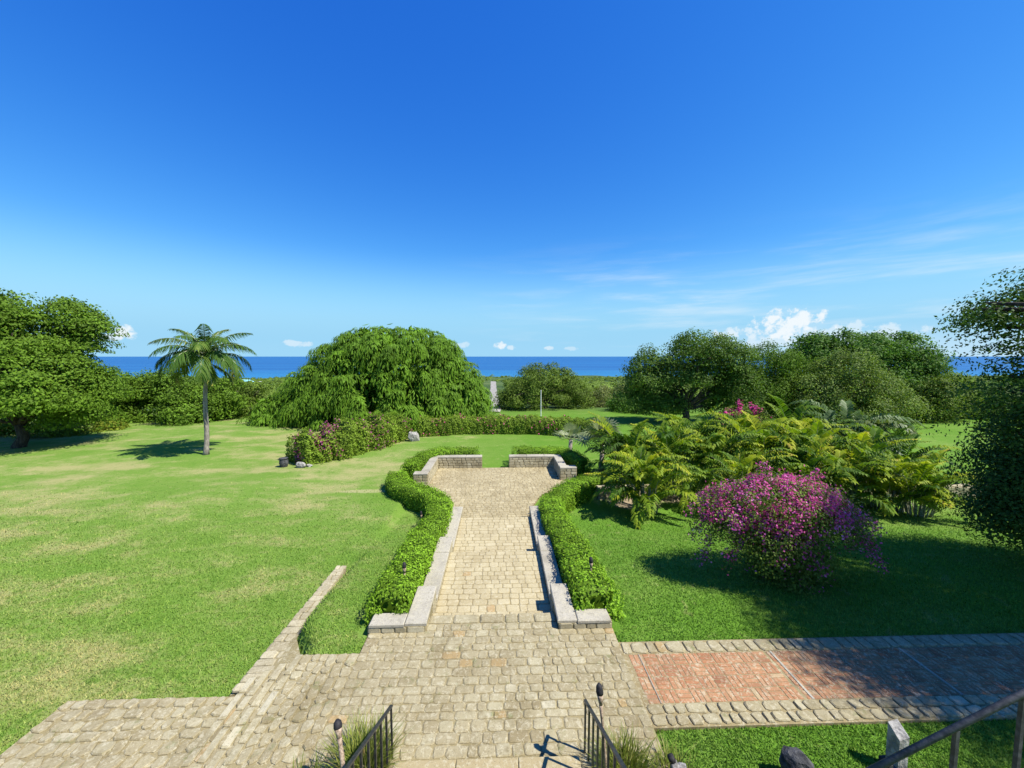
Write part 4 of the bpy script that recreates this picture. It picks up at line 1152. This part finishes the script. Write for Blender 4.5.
# ------------------------------------------------------------------ stair, railings, torches, stones near the camera
o = thing('house_stair', (PX + .0, 4.0, 0), 'pale stone stair rising from the terrace at the bottom edge', 'stairs')
mb = MB(); y1 = 5.18; z = 0
for i in range(11):
    z += .16
    mb.box(-1.52, 1.12, y1 - .31 * (i + 1) - .02, y1 - .31 * i, -.4, z - .045)
mb.build('flight', M['mortar'], o)
cp = MB(); z = 0
for i in range(11):
    z += .16
    for k in range(3):
        xa = -1.55 + k * .9; cp.box(xa + .004, xa + .896, y1 - .31 * (i + 1) - .0, y1 - .31 * i + .03, z - .044, z, .012)
cp.build('tread', M['path_stone'], o)

def railing(x, dx, label):
    """rises from the far post towards the house; x at the far end"""
    o = thing('stair_railing', (x, 5.35, 0), label, 'railing', 'iron railings beside the house stair')
    a = np.array([x, 5.38, .84]); b = np.array([x + dx, 1.9, .84 + (5.38 - 1.9) * .53])
    mb = MB(); d = b - a; L = np.linalg.norm(d); u = d / L; s_ = np.cross(u, [0, 0, 1]); s_ /= np.linalg.norm(s_); v = np.cross(s_, u)
    hw, hh = .022, .012
    ring = [s_ * hw + v * hh, -s_ * hw + v * hh, -s_ * hw - v * hh, s_ * hw - v * hh]
    mb.add([a - u * .03 + r_ for r_ in ring] + [b + r_ for r_ in ring], [(0, 1, 2, 3)[::-1], (4, 5, 6, 7), (0, 1, 5, 4)[::-1], (1, 2, 6, 5)[::-1], (2, 3, 7, 6)[::-1], (3, 0, 4, 7)[::-1]])
    mb.build('handrail', M['iron'], o)
    t = 0.0; i = 0
    while t < 1:
        p = a + d * t
        zb = 0.0 if p[1] > 5.18 else .16 * (int((5.18 - p[1]) / .31) + 1)
        zb = min(zb, p[2] - .6)
        q = MB(); w_ = .013
        q.box(p[0] - w_, p[0] + w_, p[1] - w_, p[1] + w_, zb - .02, p[2] - .01)
        q.build('baluster', M['iron'], o)
        t += .27 / L * 1.0; i += 1
railing(1.27, .0, 'black iron railing on the right of the house stair')
railing(-1.62, .0, 'black iron railing on the left of the house stair')

o = thing('stair_railing', (2.1, 2.0, 2.7), 'thick worn handrail crossing the bottom right corner close to the camera', 'railing', 'iron railings beside the house stair')
mb = MB(); a = np.array([1.75, 2.0, 3.40]); b = np.array([5.2, 2.0, 5.17])
mb.tube([a, (a + b) / 2, b], [.017, .017, .017], 10); mb.build('handrail', M['worn_iron'], o, True)
for i in range(9):
    p = a + (b - a) * ((.12 + i * .385) / 3.45)
    q = MB(); q.box(p[0] - .011, p[0] + .011, 1.989, 2.011, p[2] - 1.0, p[2] - .02); q.build('baluster', M['worn_iron'], o)
mb = MB(); mb.prism([(1.75, 1.6), (5.2, 1.6), (5.2, 2.2), (1.75, 2.2)], [-.3, -.3, -.3, -.3], [2.42, 4.19, 4.19, 2.42]); 
side = mb.build('stair_string', M['mortar'], o)

def torch(top, foot, label, r=.016, head=.26, hr=.038):
    top = np.asarray(top, float); foot = np.asarray(foot, float)
    o = thing('garden_torch', foot, label, 'torch', 'bamboo garden torches beside the path')
    u = (top - foot) / np.linalg.norm(top - foot)
    mb = MB(); n = 9; L = np.linalg.norm(top - foot) - head
    pts = [foot + u * L * i / n for i in range(n + 1)]
    mb.tube(pts, [r * (1.18 if i % 3 == 0 else 1) for i in range(n + 1)], 8); mb.build('pole', M['bamboo'], o, True)
    h0 = foot + u * L
    mb = MB(); mb.tube([h0, h0 + u * head * .25, h0 + u * head * .5], [r * 1.05, hr * .75, hr], 9); mb.build('basket', M['bamboo'], o, True)
    mb = MB(); mb.tube([h0 + u * head * .5, h0 + u * head * .6, h0 + u * head * .85, h0 + u * head], [hr, hr * 1.12, hr * .95, hr * .3], 9); mb.build('burner', M['char'], o, True)
torch(at(337, 719, 5.0), at(346, 790, 4.7), 'bamboo garden torch by the left stair railing with blackened head', .03, .22, .052)
torch(at(599, 683, 5.1), at(609, 800, 4.9), 'bamboo garden torch by the right stair railing with blackened head', .022, .30, .048)
def gt(px, py, D, lab):
    t = at(px, py, D); torch(t, (t[0] + .02, t[1], float(gz(t[0], t[1]))), lab, .022, .30, .05)
gt(404, 562, 9.6, 'dark torch standing in the near part of the left hedge')
gt(421, 511, 15.5, 'dark torch standing at the outer side of the left hedge bend')
gt(591, 557, 9.6, 'dark torch standing in the near part of the right hedge')
gt(558, 507, 15.5, 'dark torch standing at the bend of the right hedge')

def rock(name, base, sz, label, mat, seed, cat='rock', tall=1.0, group=None):
    rng = np.random.default_rng(seed)
    nu_, nv_ = 16, 10
    th = np.linspace(0, 2 * math.pi, nu_, endpoint=False); ph = np.linspace(0, math.pi, nv_)
    TH, PH = np.meshgrid(th, ph); d = np.stack([np.sin(PH) * np.cos(TH), np.sin(PH) * np.sin(TH), np.cos(PH)], -1).reshape(-1, 3)
    f = rng.normal(size=(5, 3)) * 1.7
    r = 1 + .16 * np.sin(d @ f[0] + 1) + .12 * np.sin(d @ f[1] * 2 + 2) + .08 * np.sin(d @ f[2] * 3.3) + .05 * np.sin(d @ f[3] * 6)
    pl = unit(rng.normal(size=(7, 3)))
    for q in pl: r = np.minimum(r, .86 / np.maximum((d * q).sum(1), .3) * .95)
    V = d * r[:, None] * np.asarray(sz); V[:, 2] += sz[2] * .8
    V += np.asarray(base)
    ii = np.arange(nu_ * nv_).reshape(nv_, nu_)
    F = np.array([(ii[a, b], ii[a + 1, b], ii[a + 1, (b + 1) % nu_], ii[a, (b + 1) % nu_]) for a in range(nv_ - 1) for b in range(nu_)])
    return tag(mesh_np(name, V, F, M[mat], None), label, cat, group)
p = at(797, 785, 4.9); rock('garden_rock', (p[0], p[1], -.06), (.22, .2, .30), 'dark grey jagged rock on the grass at the bottom edge', 'rock_dark', 3)
p = wp(301, 468, -1.2); rock('garden_rock', (p[0], p[1], float(gz(*p)) - .05), (.36, .26, .22), 'white stone lying at the near end of the flowering hedge', 'rock_pale', 5)
p = wp(309, 467, -1.2); rock('garden_rock', (p[0], p[1], float(gz(*p)) - .05), (.22, .2, .12), 'small flat white stone beside the larger white stone by the flowering hedge', 'rock_pale', 6)
p = wp(413, 441, -1.2); rock('garden_rock', (p[0], p[1], float(gz(*p)) - .1), (.5, .4, .5), 'pale boulder in the gap between the two flowering hedges', 'rock_pale', 7)
p = wp(284, 467, -1.2); zb = float(gz(*p))
o = thing('garden_urn', (p[0], p[1], zb), 'squat dark urn on the lawn at the near end of the flowering hedge', 'urn')
mb = MB(); mb.tube([np.array([p[0], p[1], zb + h]) for h in (-.05, .05, .25, .45, .52, .56)], [.2, .22, .27, .25, .2, .24], 12); mb.build('bowl', M['rock_dark'], o, True)
mb = MB(); mb.tube([np.array([p[0], p[1], zb + h]) for h in (.54, .59, .60)], [.26, .26, .2], 12); mb.build('rim', M['rock_dark'], o, True)

# wedge topped stone post on the grass, seen over the rail
qx, qy = 5.78, 5.04
o = thing('stone_post', (qx, qy, -.06), 'pale grey stone post with a slanted wedge top behind the thick handrail', 'post')
mb = MB(); a_ = .07
mb.prism([(qx - a_, qy - .09), (qx + a_, qy - .09), (qx + a_, qy + .09), (qx - a_, qy + .09)], -.3, [.50, .55, .66, .62]); mb.build('shaft', M['rock_pale'], o)
mb = MB(); mb.box(qx - .12, qx + .12, qy - .14, qy + .14, -.3, .06, .03); mb.build('plinth', M['rock_dark'], o)
# weathered stump of wood
p = at(675, 768, 4.95)
o = thing('driftwood_stump', (p[0], p[1], -.06), 'pale weathered forked stump standing in the plants right of the stair', 'stump')
mb = MB(); b = np.array([p[0], p[1], -.2])
mb.tube([b, b + np.array([.02, 0, .35]), b + np.array([-.02, .02, p[2] + .28])], [.09, .07, .05], 8)
mb.tube([b + np.array([0, 0, p[2] + .1]), b + np.array([.10, .02, p[2] + .2]), b + np.array([.16, .0, p[2] + .22])], [.05, .05, .03], 8)
mb.build('trunk', M['wood_grey'], o, True)
mb = MB(); mb.tube([b + np.array([-.02, .02, p[2] + .26]), b + np.array([-.05, .05, p[2] + .34])], [.05, .045], 8); mb.build('charred_tip', M['char'], o, True)

# strappy plants beside the railings
def tuft(x, y, label, n, h, r, seed, rx=1.0, ry=1.0):
    rng = np.random.default_rng(seed); zb = float(gz(x, y))
    G, TT = [], []
    V, F, Tt = [], [], []
    for i in range(n):
        a = rng.random() * 6.28; q = r * math.sqrt(rng.random()); b = np.array([x + math.cos(a) * q * rx, y + math.sin(a) * q * ry, zb - .03])
        az = a + rng.normal(0, .8); L = h * rng.uniform(.5, 1.15); bend = rng.uniform(.1, .75)
        d = np.array([math.cos(az), math.sin(az), 0]); s_ = np.array([-math.sin(az), math.cos(az), 0]) * rng.uniform(.004, .010)
        k = len(V); tn = np.clip(rng.normal(.5, .22), 0, 1)
        for j, t in enumerate((0, .4, .75, 1)):
            c = b + d * L * bend * t * t + np.array([0, 0, L * (t - .35 * bend * t * t)])
            wv = s_ * (1, .9, .6, .08)[j]; V += [c - wv, c + wv]
        for j in range(3): F.append((k + 2 * j, k + 2 * j + 1, k + 2 * j + 3, k + 2 * j + 2)); Tt.append(tn)
    return tag(mesh_np('strappy_plant', V, np.array(F), M['tuft'], None, Tt), label, 'plant')
tuft(-1.98, 5.25, 'feathery green plant growing by the left stair railing', 800, .62, .36, 1, .9, .8)
tuft(1.75, 5.05, 'yellow green strappy plant growing by the right stair railing', 560, .55, .30, 2, 1.0, .9)
tuft(2.45, 5.0, 'shorter strappy plant around the weathered stump', 260, .4, .26, 3)
tuft(-2.75, 4.95, 'dark strappy plant left of the left torch', 260, .38, .28, 4)

# ------------------------------------------------------------------ pole, houses, far woodland
p = gp(541, 47); pt = at(541, 391, 47)
o = thing('marker_pole', p, 'thin white pole standing in front of the rounded sea tree', 'pole')
mb = MB(); mb.tube([p - np.array([0, 0, .2]), np.array([pt[0], pt[1], pt[2]])], [.05, .045], 8); mb.build('shaft', M['white_paint'], o)
mb = MB(); mb.tube([np.array([pt[0], pt[1], pt[2]]), np.array([pt[0], pt[1], pt[2] + .12])], [.065, .02], 8); mb.build('cap', M['white_paint'], o)

def far_house(px, py, D, wpx, hpx, label, roof='teal_roof'):
    c = at(px, py, D); w_ = wpx * D / FPX / 2; h_ = hpx * D / FPX
    zg = float(gz(c[0], c[1])) - 1
    zt = c[2]
    o = thing('coast_house', (c[0], c[1], zg), label, 'house', 'houses among the coast trees')
    dp = w_ * .6
    mb = MB(); mb.box(c[0] - w_, c[0] + w_, c[1] - dp, c[1] + dp, zg, zt); mb.build('wall', M['white_paint'], o)
    mb = MB(); e = w_ * .08; x0, x1, y0, y1 = c[0] - w_ - e, c[0] + w_ + e, c[1] - dp - e, c[1] + dp + e
    mb.add([(x0, y0, zt + .05), (x1, y0, zt + .05), (x1, y1, zt + .05), (x0, y1, zt + .05), (x0 + w_ * .4, c[1], zt + h_), (x1 - w_ * .4, c[1], zt + h_)], [(0, 1, 5, 4), (1, 2, 5), (2, 3, 4, 5), (3, 0, 4), (3, 2, 1, 0)])
    mb.build('roof', M[roof], o)
    for k in (-.6, -.2, .2, .6):
        mb = MB(); xx = c[0] + k * w_; mb.box(xx - w_ * .09, xx + w_ * .09, c[1] - dp - .05, c[1] - dp - .01, zt - h_ * .7, zt - h_ * .2); mb.build('window', M['glass_dark'], o)
far_house(246, 382, 720, 11, 2.6, 'long low house with a turquoise roof among the coast trees right of the palm')
far_house(260, 383.5, 640, 7, 2.0, 'small pale house right of the turquoise roofed one, near the weeping tree', 'white_paint')

def far_woodland():
    rng = np.random.default_rng(5)
    Cs, Ns, Ls, Ts = [], [], [], []
    for i in range(9000):
        t = rng.random(); y = 66 * (1500 / 66) ** t
        x = rng.uniform(-1.5, 1.5) * (y + 30)
        if abs(x + .62 + (y - 46) * .018) < 4.0 + .02 * y and y < 900: continue
        for hx, hy, hr in ((at(246, 382, 720)[0], 720, 40), (at(260, 384, 640)[0], 640, 28)):
            if abs(x - hx) < hr and -60 < y - hy < 30: break
        else:
            r = rng.uniform(1.4, 3.4) * (1 + y / 900); h = rng.uniform(.9, 2.4) * (1 + y / 900)
            if y < 130: h *= .75
            n = 26
            d = unit(rng.normal(size=(n, 3))); d[:, 2] = np.abs(d[:, 2])
            z0 = float(gz(x, y))
            Cs.append(np.array([x, y, z0 + h * .25]) + d * np.array([r, r, h]) * rng.uniform(.8, 1.05, (n, 1)))
            Ns.append(d + rng.normal(size=(n, 3)) * .35 + np.array([0, -.2, .4])); Ls.append(np.full(n, r * .62)); Ts.append(np.clip(rng.normal(.5, .2) + rng.normal(0, .15, n), 0, 1))
    C = np.concatenate(Cs); N = np.concatenate(Ns); L = np.concatenate(Ls)
    V, F = leaf_quads(C, N, L, L * .7, rng)
    return tag(mesh_np('far_woodland', V, F, M['leaf_olive'], None, np.concatenate(Ts)), kind='stuff')
far_woodland()

# ------------------------------------------------------------------ grass blades on the near lawn
def grass():
    rng = np.random.default_rng(8)
    n = 620000
    # denser close to the path and house, thinning with distance
    y = 4.2 + (24 - 4.2) * rng.random(n) ** 1.9
    x = rng.uniform(-1.42, 1.42, n) * (y + 1.0)
    k = np.hypot((x - .2) / 5.4, 0) < 0
    a, b = under_paving(x, y)
    bad = a | b
    bad |= (x > -8.2) & (x < -4.0) & (y > 5.45) & (y < 7.12)
    bad |= (x > -5.0) & (x < -4.0) & (y > 5.0) & (y < 7.45)
    bad |= (x > -5.17) & (x < -4.72) & (y > 7) & (y < 11.5)
    bad |= (x > 2.4) & (y > 5.74) & (y < 7.62)
    bad |= (x > -3.1) & (x < 2.7) & (y > 8.0) & (y < 24.4)
    bad |= (y < 5.4) & (x > -1.6) & (x < 1.2)
    bad |= ((np.abs(x) < 5) & (y > 17) & (y < 24.4))
    bad |= (x > 4.4) & (y > 17.0)
    bad |= rng.random(n) < smooth((y - 9.0) / 14.0)
    x, y = x[~bad], y[~bad]; n = len(x)
    z = gz(x, y)
    h = rng.uniform(.018, .05, n) * (1 + .03 * y); az = rng.random(n) * 6.28; ln = rng.normal(0, .8, n)
    wd = rng.uniform(.004, .009, n) * (1 + .07 * y)
    dx, dy = np.cos(az), np.sin(az)
    A = np.stack([x - dx * wd, y - dy * wd, z - .004], 1); B = np.stack([x + dx * wd, y + dy * wd, z - .004], 1)
    Cc = np.stack([x - dy * h * ln, y + dx * h * ln, z + h], 1)
    V = np.stack([A, B, Cc], 1).reshape(-1, 3); F = np.arange(3 * n).reshape(n, 3)
    return tag(mesh_np('grass', V, F, M['blades'], None, rng.random(n)), kind='stuff')
grass()
